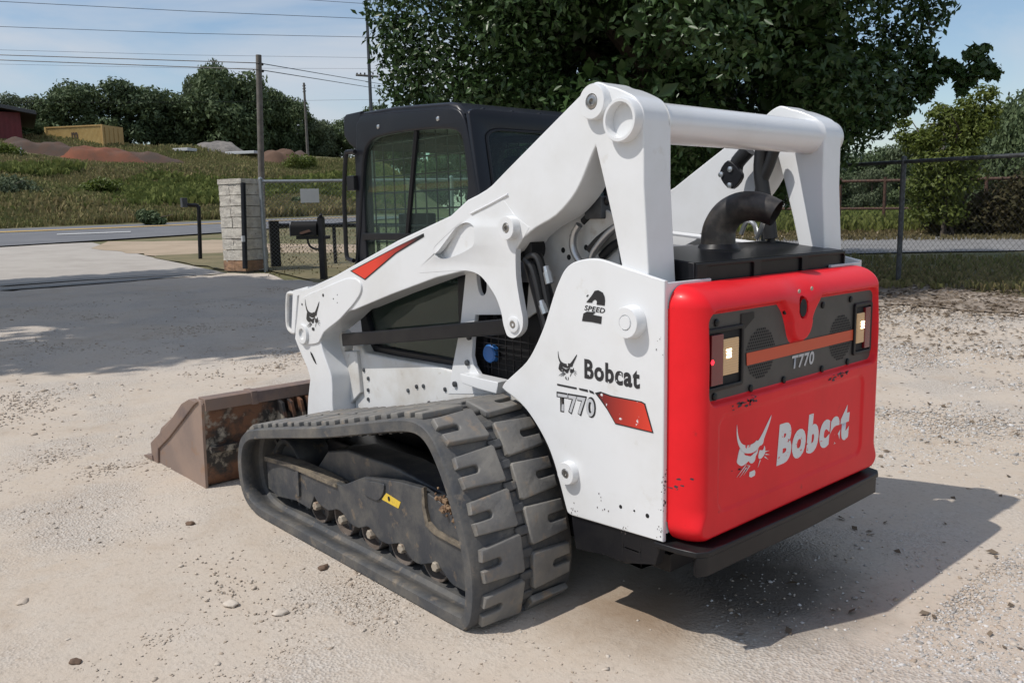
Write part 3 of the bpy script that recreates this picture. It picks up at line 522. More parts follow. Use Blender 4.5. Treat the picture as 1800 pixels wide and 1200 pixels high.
# --- lift arms
arm_top = [(1.913, 1.066), (1.794, 1.093), (1.53, 1.165), (1.35, 1.223), (0.985, 1.339), (0.595, 1.444), (0.483, 1.504), (0.419, 1.522), (0.367, 1.54), (0.336, 1.554), (0.249, 1.607), (0.034, 1.735), (-0.139, 1.838)]
arm_back = cr([(-0.139, 1.838), (-0.165, 1.855), (-0.199, 1.867), (-0.226, 1.861), (-0.251, 1.85), (-0.282, 1.841), (-0.323, 1.824), (-0.365, 1.802), (-0.388, 1.778), (-0.4, 1.755), (-0.404, 1.725)], 3)[1:]+[(-0.405, 1.532), (-0.42, 1.318), (-0.428, 1.213)]
arm_low = [(-.42, 1.02), (-.30, 1.02)]+[(-0.311, 1.273), (-0.276, 1.407), (-0.237, 1.539), (-0.199, 1.661)]
arm_belly = cr([(-0.199, 1.661), (-0.171, 1.615), (-0.134, 1.551), (-0.09, 1.497), (-0.009, 1.436), (0.097, 1.393), (0.165, 1.355)], 3)[1:]
arm_under = [(0.21, 1.308), (0.361, 1.242), (0.509, 1.224), (0.705, 1.188), (1.051, 1.097), (1.375, 1.004)]
arm_front = cr([(1.375, 1.004), (1.428, 0.992), (1.513, 0.944), (1.612, 0.895), (1.684, 0.86), (1.714, 0.828), (1.708, 0.796)], 3)[1:]+cr([(1.708, 0.796), (1.695, 0.762), (1.655, 0.698), (1.626, 0.646), (1.621, 0.579), (1.63, 0.497)], 2)[1:]
arm_foot = [(1.60, .33), (1.72, .20), (1.90, .17), (1.98, .22), (1.94, .32)]+[(1.904, 0.392), (1.886, 0.494), (1.849, 0.608), (1.874, 0.66), (1.945, 0.741), (1.995, 0.807)]
beam = arm_top+arm_back+arm_low+arm_belly+arm_under+arm_front+arm_foot
pl_out = cr([(0.163, 1.355), (0.192, 1.338), (0.205, 1.309), (0.205, 1.209), (0.185, 1.109), (0.172, 1.057), (0.178, 1.015), (0.204, 0.989), (0.231, 0.978), (0.26, 0.983), (0.273, 1.001), (0.285, 1.03), (0.294, 1.069), (0.322, 1.125), (0.364, 1.169), (0.411, 1.205), (0.457, 1.22), (0.507, 1.225)], 3)
ap_loop = [(0.507, 1.225), (0.658, 1.216), (0.823, 1.203), (0.822, 1.227), (0.684, 1.302), (0.565, 1.396), (0.419, 1.457), (0.282, 1.512), (0.204, 1.437), (0.128, 1.395)]+pl_out[:-1]
pocket = cr([(0.715, 1.295), (0.704, 1.278), (0.673, 1.266), (0.611, 1.272), (0.536, 1.291), (0.466, 1.317), (0.447, 1.34), (0.445, 1.391), (0.462, 1.409), (0.494, 1.416), (0.545, 1.405), (0.606, 1.373), (0.706, 1.316)], 3, True)
for s in (1, -1):
    arm = plate('lift_arm', [beam, pocket], AI*s, AO*s, white, LD, bevel=.006, smooth=40)
    plate('bracket_plate', [ap_loop, pocket], .606*s, .6330*s, white, arm, bevel=.0008)
    # pressed pocket: rim standing proud of a floor
    xl_, xr_ = max(p[0] for p in pocket), min(p[0] for p in pocket)
    bm = bmesh.new(); bm.faces.new([bm.verts.new((p[0], (AO-.004-.036*(p[0]-xr_)/(xl_-xr_))*s, p[1])) for p in [((q[0]-(xl_+xr_)/2)*1.06+(xl_+xr_)/2, (q[1]-pocket[0][1])*1.06+pocket[0][1]) for q in pocket]]); link('pocket_floor', fin(bm), white, arm, 0)
    plate('front_panel', cr([(1.807, 1.057), (1.692, 1.087), (1.491, 1.139), (1.4, 1.158), (1.328, 1.157), (1.29, 1.132), (1.298, 1.091), (1.359, 1.039), (1.436, 0.99), (1.505, 0.948), (1.585, 0.91), (1.663, 0.871), (1.702, 0.833), (1.746, 0.805), (1.906, 0.786), (1.97, 0.832), (1.941, 0.92), (1.904, 1.013)], 3, True), .628*s, .640*s, white, arm, bevel=.005)
    for q, r0 in zip([(1.649, 1.061), (1.875, 1.0), (1.549, 1.049), (1.509, 1.071), (1.513, 1.032)], (.009, .007, .004, .003, .003)): lathe('hole', 'y', (q[0], .640*s, q[1]), [(0, r0), (.001*s, r0*.9), (.001*s, 0)], darkhole, arm, 10)
    q = (1.792, 0.739)
    flat('slot', [[(q[0]+.034*a_+.010*b_, q[1]+.036*a_-.0*b_-.02) for a_, b_ in ((1, 0), (.6, 1.2), (-.2, 1.4), (-.6, .9), (-.7, 0), (0, -.8), (.7, -.9))]], 'y', (AO+.0012)*s, darkhole, arm)
    for (u, r0, pr, bolt) in (((-0.211, 1.801), .056, .032, .023), ((0.219, 1.394), .043, .036, .017), ((1.874, 0.844), .052, .022, 0)):
        lathe('pin_boss', 'y', (u[0], AO*s, u[1]), [(-.02*s, r0*1.03), ((pr-.006)*s, r0*1.03), (pr*s, r0*.97), (pr*s, bolt*1.15 if bolt else .03), ((pr-.012)*s, bolt*1.1 if bolt else .03), ((pr-.012)*s, 0)], white, arm)
        if bolt: lathe('bolt', 'y', (u[0], (AO+pr-.012)*s, u[1]), [(0, bolt), (.010*s, bolt), (.012*s, bolt*.8), (.012*s, bolt*.45), (.004*s, bolt*.4), (.004*s, 0)], steel, arm, 14)
    u = (0.222, 1.031)
    lathe('pin_boss', 'y', (u[0], .638*s, u[1]), [(-.01*s, .030), (.002*s, .030), (.003*s, .027), (.003*s, .017), (.0015*s, .017), (.0015*s, 0)], white, arm)
    lathe('bolt', 'y', (u[0], .639*s, u[1]), [(0, .014), (.003*s, .014), (.003*s, .007), (0, .006), (0, 0)], steel, arm, 12)
    # raised weld bead
    tube('weld_bead', [(x, .634*s, z) for x, z in [(0.461, 1.449), (0.349, 1.482), (0.24, 1.517)]], .005, white, arm, 6)
    # grab loop on the nose
    tube('nose_loop', [(x, .585*s, z) for x, z in cr([(2.05, 1.043), (2.108, 1.043), (2.137, 1.025), (2.154, 0.945), (2.158, 0.859), (2.121, 0.831), (2.076, 0.828)], 3)], .011, white2, arm, 8)
    plate('nose_plate', [(2.019, 1.064), (1.853, 1.094), (1.856, 1.067), (1.971, 1.036), (2.027, 0.831), (2.067, 0.828)], .50*s, .615*s, white, arm, bevel=.004)
    # top cover opening on the tower
    # arm print
flat('arm_stripe_edge', [[(1.389, 1.192), (0.986, 1.314), (0.783, 1.372), (0.78, 1.358), (0.993, 1.283), (1.261, 1.154)]], 'y', AO+.0012, ink, LD.children[[c.name for c in LD.children].index('lift_arm')])
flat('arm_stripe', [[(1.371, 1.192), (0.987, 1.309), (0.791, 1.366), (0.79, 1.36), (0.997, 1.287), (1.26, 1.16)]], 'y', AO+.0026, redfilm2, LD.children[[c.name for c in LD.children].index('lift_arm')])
la0 = LD.children[[c.name for c in LD.children].index('lift_arm')]
e0, e1 = [(1.859, 0.872), (1.687, 1.027)]
cat_logo('cat_logo', lambda u, v: (e0[0]+(e1[0]-e0[0])*u, e0[1]+(e1[1]-e0[1])*v*1.02), ink, la0, 'y', .6413)
# --- cross tube joining the two arms
tc_ = (-0.331, 1.732)
ct = lathe('cross_tube', 'y', (tc_[0], 0, tc_[1]), [(.50, .0665), (.505, .076), (.485, .068), (.47, .0665), (-.47, .0665), (-.485, .068), (-.505, .076), (-.50, .0665)], white, LD, 36)
for s in (1, -1): lathe('tube_end', 'y', (tc_[0], 0, tc_[1]), [(.60*s, .070), (.660*s, .070), (.667*s, .066), (.667*s, .057), (.66*s, .055), (.47*s, .055), (.47*s, 0)], white, ct, 36)
for s in (1, -1):
    q = (-.235, 1.853)
    plate('rust_opening', [(-.27, AI+.02), (-.14, AI+.03), (-.14, AO-.04), (-.27, AO-.04)] if s > 0 else [(-.27, -AO+.04), (-.14, -AO+.04), (-.14, -AI-.03), (-.27, -AI-.02)], 1.795, 1.838, rust, ct, 'z', bevel=.003)
# --- tailgate
HW, ZB, ZT = .632, .370, 1.213
def tail_depth(y, z):
    def sd(y, z, y0, y1, z0, z1, r):
        qx = abs(y-(y0+y1)/2)-((y1-y0)/2-r); qz = abs(z-(z0+z1)/2)-((z1-z0)/2-r)
        return -(math.hypot(max(qx, 0), max(qz, 0))+min(max(qx, qz), 0)-r)
    d = sd(y, z, -HW, HW, ZB, ZT, .072)
    yt = 0.012
    top = sst(.95, 1.15, z); rs = .064*(1-top)+.09*top
    rs = rs*(1-sst(.5, .42, z)*.5)
    br = math.exp(-((y-yt)/.075)**2)*top; rs += .035*br
    t = min(1, max(0, d/rs)); dep = .118*math.sqrt(max(0, 1-(1-t)**2))
    # pocket for the lamp panel, with the latch tongue left standing
    dp = sd(y, z, -.572, .572, .826, 1.135, .045)
    g = z-1.135
    hw = .060+.075*sst(-.13, .02, g)**2
    if g > -.155:
        tongue = hw-abs(y-yt)
        if g < -.085:
            c = math.hypot(y-yt, (g+.085)); tongue = .066-c
        dp = min(dp, -tongue)
    dep -= .024*sst(-.002, .016, dp)
    # lower pressed panel
    dl = sd(y, z, -0.473, 0.523, .462, .80, .05)
    dep -= .006*sst(0, .02, dl)
    # latch hole
    h = math.hypot((y-yt)/.028, (z-1.099)/.037); dep -= .05*sst(1.08, .9, h)
    return dep, d
NU, NV = 330, 240
us = HW*np.sin(np.linspace(-1, 1, NU)*1.25)/math.sin(1.25); vv = (ZB+ZT)/2+(ZT-ZB)/2*np.sin(np.linspace(-1, 1, NV)*1.3)/math.sin(1.3)
V = []; rr = .072
for z in vv:
    for y in us:
        yy, zz = float(y), float(z); cy, cz = HW-rr, None
        if abs(yy) > cy and (zz > ZT-rr or zz < ZB+rr):
            c0 = math.copysign(cy, yy); c1 = ZT-rr if zz > ZT-rr else ZB+rr
            l = math.hypot(yy-c0, zz-c1)
            if l > rr*.999: yy, zz = c0+(yy-c0)*rr*.9995/l, c1+(zz-c1)*rr*.9995/l
        dp, _ = tail_depth(yy, zz); V.append((-.503-dp, yy, zz))
F = [(j*NU+i, j*NU+i+1, (j+1)*NU+i+1, (j+1)*NU+i) for j in range(NV-1) for i in range(NU-1)]
F = [f[::-1] for f in F]
tail = np_mesh('tailgate', V, F, red, LD, 60)
box('tailgate_backing', -.508, -.50, -.6, .6, .44, 1.17, darkhole, tail, 0)
XP = -.5975     # outer face of the lamp panel
def px_(pts): return pts
notch_y = 0.012
pl = [(.565, .850), (.565, 1.10), (.545, 1.128)]+[(notch_y+.175, 1.128)]+cr([(notch_y+.145, 1.122), (notch_y+.112, 1.09), (notch_y+.088, 1.045), (notch_y+.06, .985), (notch_y, .958), (notch_y-.06, .985), (notch_y-.088, 1.045), (notch_y-.112, 1.09), (notch_y-.145, 1.122)], 3)+[(notch_y-.175, 1.128), (-.545, 1.128), (-.565, 1.10), (-.565, .85), (-.545, .833), (.545, .833)]
panel = plate('lamp_panel', pl, XP+.006, XP, graphite, LD, 'x', bevel=.001)
def on_pan(name, loops, mat, dx=.0012): return flat(name, loops, 'x', XP-dx, mat, panel)
on_pan('orange_stripe', [[(0.338, 0.973), (-0.4, 0.975), (-0.404, 0.934), (0.334, 0.931)]], orange, .003)
a, b, t = [(0.046, 0.876), (-0.109, 0.873), (0.048, 0.925)]
text_on('model_lettering', 'T770', (XP-.0022, a[0], a[1]+.002), (0, -1, 0), (0, 0, 1), a[0]-b[0], t[1]-a[1], M('pale_print', (.5, .5, .5), .5), panel, .03, .1)
for c, top_, bot_ in (((0.248, 0.963), 1, 1), ((-0.305, 0.954), 1, 1)):
    bm = bmesh.new(); k = 0
    for i in range(-9, 10):
        for j in range(-9, 10):
            y = c[0]+i*.0118+(j % 2)*.0059; z = c[1]+j*.0102
            if math.hypot(y-c[0], z-c[1]) < .088 and abs(z-c[1]) > .017:
                vs = [bm.verts.new((XP-.0014, y+.0042*math.cos(q*math.pi/3), z+.0042*math.sin(q*math.pi/3))) for q in range(6)]; bm.faces.new(vs)
    tag(link('vent_hole', fin(bm), darkhole, panel, 0), kind='stuff')
for q in [(0.509, 1.092), (0.514, 0.854), (0.306, 0.85), (0.098, 0.849), (-0.169, 0.851), (-0.367, 0.853), (-0.577, 0.852), (0.103, 1.092), (-0.161, 1.091), (-0.374, 1.095), (-0.578, 1.094)]:
    lathe('bolt', 'x', (XP, q[0], q[1]), [(0, .0125), (-.006, .0125), (-.008, .008), (-.008, 0)], blackp, panel, 10)
flat('dark_mount', [[(0.372, 1.107), (0.296, 1.107), (0.295, 1.088), (0.357, 1.052), (0.371, 1.054)]], 'x', XP-.0025, blackp, panel)
# tail lamps
for (y0, y1, z0, z1, s) in ((0.572, 0.361, .872, 1.075, 1), (-.40, -.545, .872, 1.075, -1)):
    if s > 0: yl, yr = y0, y1           # outer edge, inner edge
    else: yl, yr = y1, y0
    lo_, hi_ = min(yl, yr), max(yl, yr)
    lamp = plate('tail_lamp', [rrect(lo_, z0, hi_, z1, .012), rrect(lo_+.014, z0+.014, hi_-.014, z1-.014, .006)], XP+.03, XP-.010, blackp, LD, 'x', bevel=.003)
    box('lamp_well', XP-.001, XP+.004, lo_+.012, hi_-.012, z0+.012, z1-.012, darkhole, lamp, 0)
    ym = yl+(yr-yl)*.43
    ya, yb = sorted((yl+(yr-yl)*.12, ym)); box('red_lens', XP-.012, XP, ya, yb, z0+.02, z1-.02, redlens, lamp, .003)
    ya, yb = sorted((ym, yl+(yr-yl)*.86)); box('clear_lens', XP-.008, XP, ya, yb, z0+.045, z1-.04, amber, lamp, .002)
    bm = bmesh.new()
    for k in range(14):
        zz = z0+.048+k*(z1-z0-.09)/14; bm_box(bm, XP-.0098, XP-.0075, ya+.003, yb-.003, zz, zz+.004)
    tag(link('lens_rib', fin(bm), amber, lamp, 0), kind='stuff')
    yc = ya*.7+yb*.3 if s < 0 else ya*.35+yb*.65; zc = (z0+z1)/2+.012
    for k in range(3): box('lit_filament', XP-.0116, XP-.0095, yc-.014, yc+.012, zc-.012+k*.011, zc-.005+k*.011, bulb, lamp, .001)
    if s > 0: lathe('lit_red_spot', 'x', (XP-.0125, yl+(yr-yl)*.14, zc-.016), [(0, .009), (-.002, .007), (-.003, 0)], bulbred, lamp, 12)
flat('latch_hole_shade', [circ(notch_y, 1.097, .023, 20, .032)], 'x', -.6185, darkhole, tail)  # flat dark disc painting the shade inside the latch hole
for q in [(0.047, 1.158), (-0.039, 1.162)]: lathe('rivet', 'x', (-.619, q[0], q[1]), [(0, .008), (-.003, .007), (-.004, 0)], boltm, tail, 10)
XF = -.6162
p00, p11, zt = [(0.441, 0.548), (0.195, 0.598), (0.428, 0.746)]
cat_logo('cat_logo', lambda u, v: (p00[0]+(p11[0]-p00[0])*u, p00[1]+(zt[1]-p00[1])*v if isinstance(zt, tuple) else v), whitefilm2, tail, 'x', XF)
a, b, t = [(0.159, 0.547), (-0.368, 0.536), (0.152, 0.695)]
zb_ = 0.549
text_on('brand_lettering', 'Bobcat', (XF, a[0], zb_), (0, -1, 0), (0, 0, 1), a[0]-b[0], (t[1]-zb_)*1.02, whitefilm, tail, .06, .12)
scr = M('scraped_plastic', (.05, .035, .045), .7)
def scrape(n, uv, w, h):
    bm = bmesh.new()
    for k in range(n):
        y, z = uv[0]+random.gauss(0, w), uv[1]+random.gauss(0, h); rx, rz = random.uniform(.003, .014)*(w/.03), random.uniform(.002, .006); dp, _ = tail_depth(y, z); m = random.randint(5, 8)
        vs = []
        for i in range(m):
            yy = y+rx*math.cos(6.283*i/m)*random.uniform(.5, 1.1); zz = z+rz*math.sin(6.283*i/m)*random.uniform(.5, 1.1); vs.append(bm.verts.new((-.503-tail_depth(yy, zz)[0]-.0012, yy, zz)))
        bm.faces.new(vs)
    tag(link('scrape', fin(bm), scr, tail, 0), kind='stuff')
for uv, n, w_, h_ in zip([(0.362, 0.814), (-0.264, 0.815), (0.653, 0.537), (0.639, 0.58), (0.394, 0.585)], (22, 24, 16, 14, 4), (.035, .04, .012, .012, .03), (.005, .005, .03, .02, .01)): scrape(n, uv, w_, h_)
# --- bumper step
bump_top = [(-.47, .656), (-.56, .650), (-.625, .635), (-.648, .60), (-.660, 0), (-.648, -.57), (-.630, -.605), (-.56, -.63), (-.47, -.64)]
bmp = plate('bumper', bump_top, .352, .372, blackp, LD, 'z', bevel=.005)
plate('bumper_lip', [(-.625, .634), (-.644, .598), (-.656, 0), (-.644, -.56), (-.625, -.598), (-.606, -.59), (-.62, -.55), (-.632, 0), (-.62, .585), (-.604, .62)], .288, .354, blackp, bmp, 'z', bevel=.004)
box('bumper_web', -.60, -.50, -.55, .55, .34, .353, blackp, bmp, .002)
# --- exhaust box behind the towers, elbow, cooler screens
xb = -.487; bl, br_ = [(0.446, 1.276), (-0.525, 1.274)]; zt_ = bl[1]
ebox = plate('exhaust_shroud', [(xb, 1.17), (xb, zt_), (-.17, zt_+.036), (-.17, 1.17)], br_[0], bl[0]+.03, blackp, LD, bevel=.006)
wd = (bl[0]+.03-br_[0])
fr_ = plate('shroud_face', [rrect(br_[0]+.004, 1.17, bl[0]+.026, zt_-.003, .004)]+[rrect(br_[0]+.012+wd*q, 1.19, br_[0]+wd*(q+.30)-.004, zt_-.014, .010) for q in (0, .325, .65)], xb-.010, xb-.001, blackp, ebox, 'x', bevel=.002)
elb = []
base = [-0.271, 0.03, 1.291]
bz = zt_
ex, ey_ = base[0], base[1]
DX, DY = -.965, -.26; PL = ((0, -.02), (0, .06), (.006, .105), (.035, .150), (.082, .176), (.13, .180), (.175, .170), (.215, .152))
pts = cr([(ex+DX*q, ey_+DY*q, bz+h_) for q, h_ in PL], 4)
RR = [.067-.018*i/(len(pts)-1) for i in range(len(pts))]
bm = bmesh.new(); bm_tube(bm, pts, RR, 22, caps=False); bm_tube(bm, pts[::-1], [r_-.005 for r_ in RR[::-1]], 22, caps=False)
el = link('exhaust_elbow', fin(bm), pipem, LD, 50)
tube('inner_stop', [pts[8], pts[9]], .052, darkhole, el, 14)
lathe('pipe_base', 'z', (ex, ey_, bz), [(-.01, .084), (.025, .082), (.042, .069), (.042, .05)], blackp, el, 22)
for dx, dy in ((.03, .085), (-.02, -.09), (.05, -.085)): lathe('bolt', 'z', (ex+dx, ey_+dy, bz), [(0, .011), (.012, .011), (.014, .006), (.014, 0)], zinc, el, 8)
tube('support_strut', [(ex+.05, ey_-.09, bz+.02), (ex+.10, ey_-.13, bz+.10), (ex+.16, ey_-.17, bz+.12)], .009, zinc, ebox, 8)
cool = plate('engine_cover', [(-.21, 1.17), (-.21, 1.245), (.05, 1.275), (.52, 1.30), (.56, 1.17)], -.44, .44, coverm, LD, bevel=.008)
for k in range(2): plate('cooler_screen', [(-.17+.33*k, 1.262+.022*k), (.13+.33*k, 1.288+.016*k), (.13+.33*k, 1.296+.016*k), (-.17+.33*k, 1.270+.022*k)], -.34, .38, greyfin, cool, bevel=.003)
tube('cover_rod', [(-.18, -.40, 1.30), (.45, -.40, 1.36)], .010, white, cool, 8)
plate('cover_latch', [(-.13, 1.28), (-.10, 1.335), (-.02, 1.335), (-.02, 1.345), (-.11, 1.345), (-.145, 1.285)], .17, .30, galvd, cool, bevel=.002)
# --- hydraulics by the left upright
iw = plate('inner_upright', [[(0.305, 1.346), (0.069, 1.537), (-0.126, 1.43), (-0.166, 1.189), (0.15, 1.13), (0.346, 1.026)]], .44, .456, white2, LD, bevel=.003)
for q in [(0.085, 1.358), (0.012, 1.317), (0.101, 1.279), (-0.072, 1.292), (0.131, 1.305)]: lathe('hole', 'y', (q[0], .456, q[1]), [(0, .011), (.001, .010), (.001, 0)], darkhole, iw, 10)
cy0, cy1 = [(0.219, 1.313), (0.064, 0.906)]
cyl = tube('lift_cylinder', [(cy0[0], .545, cy0[1]), (cy1[0], .545, cy1[1])], .040, blackp, LD, 18)
q = cy0; lathe('cylinder_eye', 'y', (q[0], .51, q[1]), [(0, .048), (.07, .048), (.072, .044), (.072, 0)], blackp, cyl, 18)
for (A_, r_) in (([(0.185, 1.282), (0.154, 1.292), (0.127, 1.277), (0.106, 1.225), (0.084, 1.142), (0.061, 1.058)], .012), ([(0.199, 1.277), (0.159, 1.246), (0.13, 1.173), (0.108, 1.089), (0.053, 0.934)], .013)):
    tube('hydraulic_hose', [(x, .592, z) for x, z in cr(A_, 4)], r_, hose, cyl, 8)
for p, q in (([(0.074, 1.254), (0.054, 1.192)]), ([(0.1, 1.127), (0.077, 1.08)])):
    tube('hose_fitting', [(p[0], .604, p[1]), (p[0]*.7+q[0]*.3, .604, p[1]*.7+q[1]*.3), (p[0]*.68+q[0]*.32, .604, p[1]*.68+q[1]*.32), (q[0], .604, q[1])], [.011, .013, .016, .016], zinc, cyl, 8)
for A_ in ([(0.004, 1.401), (0.028, 1.371), (0.037, 1.325), (0.017, 1.283), (-0.028, 1.247)], [(-0.053, 1.249), (-0.059, 1.29), (-0.089, 1.327), (-0.135, 1.368), (-0.183, 1.399)]):
    tube('hydraulic_pipe', [(x, .50, z) for x, z in cr(A_, 4)], .014, alum, LD, 10)
for k, A_ in enumerate(([(-0.038, 1.309), (-0.088, 1.35), (-0.161, 1.39)], [(-0.079, 1.286), (-0.133, 1.327), (-0.197, 1.352)], [(0.027, 1.411), (-0.044, 1.462), (-0.099, 1.491)])):
    tube('hydraulic_hose', [(x, .49-.02*k, z) for x, z in cr(A_, 4)], .016, hose, LD, 8)
vb = box('valve_block', -0.086, -0.002, .40, .48, 1.421, 1.502, galvd, LD, .006)
q = (0.573, 0.859)
cap = lathe('blue_filler_cap', 'y', (q[0], .44, q[1]), [(0, .040), (.022, .040), (.030, .034), (.030, 0)], bluem, LD, 18)
bm = bmesh.new()
g0, g1 = [(0.651, 0.929), (0.279, 0.801)]
for k in range(9): bm_tube(bm, [(g0[0]+(g1[0]-g0[0])*k/8, .462, g0[1]+.03), (g0[0]+(g1[0]-g0[0])*k/8, .462, g1[1]-.03)], .003, 5)
for k in range(6): bm_tube(bm, [(g0[0], .462, g0[1]+(g1[1]-g0[1])*k/5), (g1[0], .462, g0[1]+(g1[1]-g0[1])*k/5)], .003, 5)
tag(link('side_grille', fin(bm), blackp, LD, 0), kind='stuff')
# hoses and bracket hanging from the far arm
def fy(pts, y): return pts
for A_, r_ in (([(-0.169, 1.691), (-0.164, 1.603), (-0.183, 1.498), (-0.206, 1.404), (-0.219, 1.322)], .030), ([(-0.228, 1.688), (-0.204, 1.625), (-0.169, 1.545), (-0.166, 1.463)], .024), ([(-0.107, 1.695), (-0.053, 1.645), (-0.042, 1.61)], .032), ([(-0.198, 1.404), (-0.218, 1.357), (-0.223, 1.274)], .016)):
    tube('hydraulic_hose', [(x, -.42, z) for x, z in cr(A_, 4)], r_, hose, LD, 10)
hb = plate('hose_bracket', cr([(-0.032, 1.652), (-0.081, 1.619), (-0.101, 1.578), (-0.057, 1.532), (-0.012, 1.558), (0.007, 1.607)], 3, True), -.40, -.375, blackp, LD, bevel=.004)
for q in [(-0.003, 1.594), (-0.048, 1.614), (-0.046, 1.547)]: lathe('bolt', 'y', (q[0], -.376, q[1]), [(0, .013), (.008, .012), (.012, 0)], zinc, hb, 10)
for A_ in ([(-0.142, 1.343), (-0.16, 1.383), (-0.179, 1.399), (-0.206, 1.38), (-0.217, 1.343)], [(-0.247, 1.405), (-0.238, 1.371), (-0.215, 1.325)]):
    tube('hydraulic_pipe', [(x, -.32, z) for x, z in cr(A_, 4)], .010, zinc, LD, 8)
# --- cab
CB = .45
cab = plate('cab', [[(1.60, .74), (1.64, 1.22), (1.60, 1.70), (1.575, 1.90), (1.53, 1.945), (.83, 1.905)]+cr([(.80, 1.903), (.75, 1.885), (.715, 1.84), (.69, 1.76)], 3)+[(.62, 1.45), (.60, .74)],
      cr([(1.531, 1.701), (1.498, 1.776), (1.428, 1.817), (1.304, 1.829), (1.117, 1.829), (0.922, 1.822), (0.8, 1.809), (0.75, 1.784), (0.729, 1.728), (0.714, 1.632), (0.709, 1.572), (0.719, 1.524), (0.75, 1.453), (0.8, 1.392)], 3)+[(.80, .80), (1.50, .80)]+[(1.64, 1.19), (1.584, 1.393)]], CB-.035, CB, cabblack, LD, bevel=.010, smooth=50)
plate('cab_side', [[(1.60, .74), (1.64, 1.22), (1.60, 1.70), (1.575, 1.90), (1.53, 1.945), (.83, 1.905), (.75, 1.885), (.69, 1.76), (.62, 1.45), (.60, .74)], [(1.50, .85), (1.53, 1.7), (1.45, 1.83), (.85, 1.80), (.74, 1.70), (.70, 1.2), (.80, .85)]], -CB, -CB+.035, cabblack, cab, bevel=.010)
roof_pts = [(1.53, 1.925), (1.30, 1.94), (.85, 1.915), (.70, 1.86), (.72, 1.90), (.80, 1.93), (1.30, 1.965), (1.56, 1.965), (1.60, 1.93)]
plate('cab_roof', [(1.60, 1.90), (1.585, 1.945), (1.54, 1.958), (1.25, 1.955), (.83, 1.930), (.77, 1.915), (.725, 1.87), (.76, 1.84), (1.50, 1.87)], -CB+.008, CB-.004, cabblack, cab, bevel=.025, smooth=60)
for k in range(5): lathe('screw', 'x', (.745, -.36+k*.17, 1.893), [(.01, .011), (-.006, .010), (-.008, 0)], blackp, cab, 8)
plate('light_visor', [(1.535, 1.962), (1.675, 1.96), (1.698, 1.948), (1.701, 1.853), (1.656, 1.81), (1.583, 1.777), (1.553, 1.868)], -CB+.01, CB-.003, cabblack, cab, bevel=.012)
for q in [(1.374, 1.872), (0.899, 1.864)]: lathe('screw', 'y', (q[0], CB, q[1]), [(0, .011), (.004, .010), (.006, .006), (.006, 0)], zinc, cab, 10)
# rear wall: slanted frame with a rounded window
def rear_pt(y, v): return (.705-.085*(1-v)+.0, y, 1.40+v*.49)
bm = bmesh.new()
outer = rrect(-.445, -.9, .445, 1.0, .05); inner = rrect(-.37, .12, .372, .84, .09)
me = plate_mesh([outer, inner], -.012, .012, 'z', .006)
for v in me.vertices:
    y, t, h_ = v.co.x, v.co.y, v.co.z; p = rear_pt(y, t); v.co = (p[0]-h_, p[1], p[2])
bm.free()
rw = link('rear_wall', me, cabblack, cab, 50)
me = plate_mesh([rrect(-.37, .12, .372, .84, .09), rrect(-.355, .14, .357, .82, .08)], -.016, .016, 'z', .004)
for v in me.vertices:
    y, t, h_ = v.co.x, v.co.y, v.co.z; p = rear_pt(y, t); v.co = (p[0]-h_, p[1], p[2])
link('window_seal', me, blackp, rw, 50)
me = plate_mesh([rrect(-.372, .11, .374, .85, .09)], -.002, .002, 'z', 0)
for v in me.vertices:
    y, t, h_ = v.co.x, v.co.y, v.co.z; p = rear_pt(y, t); v.co = (p[0]-h_, p[1], p[2])
link('rear_window', me, glassd, rw, 0)
for s in (1, -1):
    plate('window_pane', [(1.56, .79), (1.575, 1.25), (1.54, 1.83), (.76, 1.84), (.69, 1.5), (.69, .79)], (CB-.026)*s, (CB-.021)*s, glass if s > 0 else glass, cab, bevel=0)
    bm = bmesh.new()
    for k in range(10):
        x = .76+k*.087; bm_tube(bm, [(x, (CB-.075)*s, .80), (x, (CB-.075)*s, 1.83)], .0042, 5)
    for k in range(13):
        z = .84+k*.08; bm_tube(bm, [(.72, (CB-.075)*s, z), (1.55, (CB-.075)*s, z)], .0042, 5)
    tag(link('window_screen', fin(bm), blackp, cab, 0), kind='stuff')
d0, d1 = [(1.085, 1.834), (1.189, 1.361)]
bm = bmesh.new(); bm_tube(bm, [(d0[0], CB-.018, d0[1]), (d1[0], CB-.018, d1[1])], .014, 6); link('window_divider', fin(bm), blackp, cab)
z0 = 1.362
box('window_rail', .72, 1.57, CB-.03, CB-.002, z0-.03, z0+.004, blackp, cab, .004)
box('cab_floor', .65, 1.62, -.44, .44, .72, .76, blackp, cab); box('cab_shade_box', .66, 1.56, .30, .415, .76, 1.14, darkhole, cab, .02); box('cab_shade_box', .66, 1.56, -.415, -.30, .76, 1.14, blackp, cab, .02)  # dark boxes added behind the lower panes to stand in for cab interior shade
box('front_pillar', 1.55, 1.62, -.44, -.38, .75, 1.9, cabblack, cab, .01); box('front_pillar', 1.55, 1.62, .38, .44, .75, 1.9, cabblack, cab, .01)
box('front_header', 1.55, 1.60, -.40, .40, 1.82, 1.92, cabblack, cab, .01)
plate('front_door_glass', [(-.40, .80), (.40, .80), (.40, 1.84), (-.40, 1.84)], 1.590, 1.596, glass, cab, 'x', bevel=0)
seat = plate('seat', cr([(.76, 1.00), (1.18, 1.03), (1.22, 1.08), (1.18, 1.13), (.92, 1.12), (.86, 1.20), (.80, 1.62), (.74, 1.70), (.69, 1.62), (.70, 1.10)], 3, True), -.22, .22, cabblack, cab, bevel=.04)
box('dash_display', 1.40, 1.46, .10, .30, 1.32, 1.46, blackp, cab, .01)
js = box('armrest', .95, 1.30, .26, .34, 1.12, 1.22, blackp, cab, .015); tube('joystick', [(1.28, .30, 1.2), (1.32, .30, 1.38)], .018, blackp, js, 8)
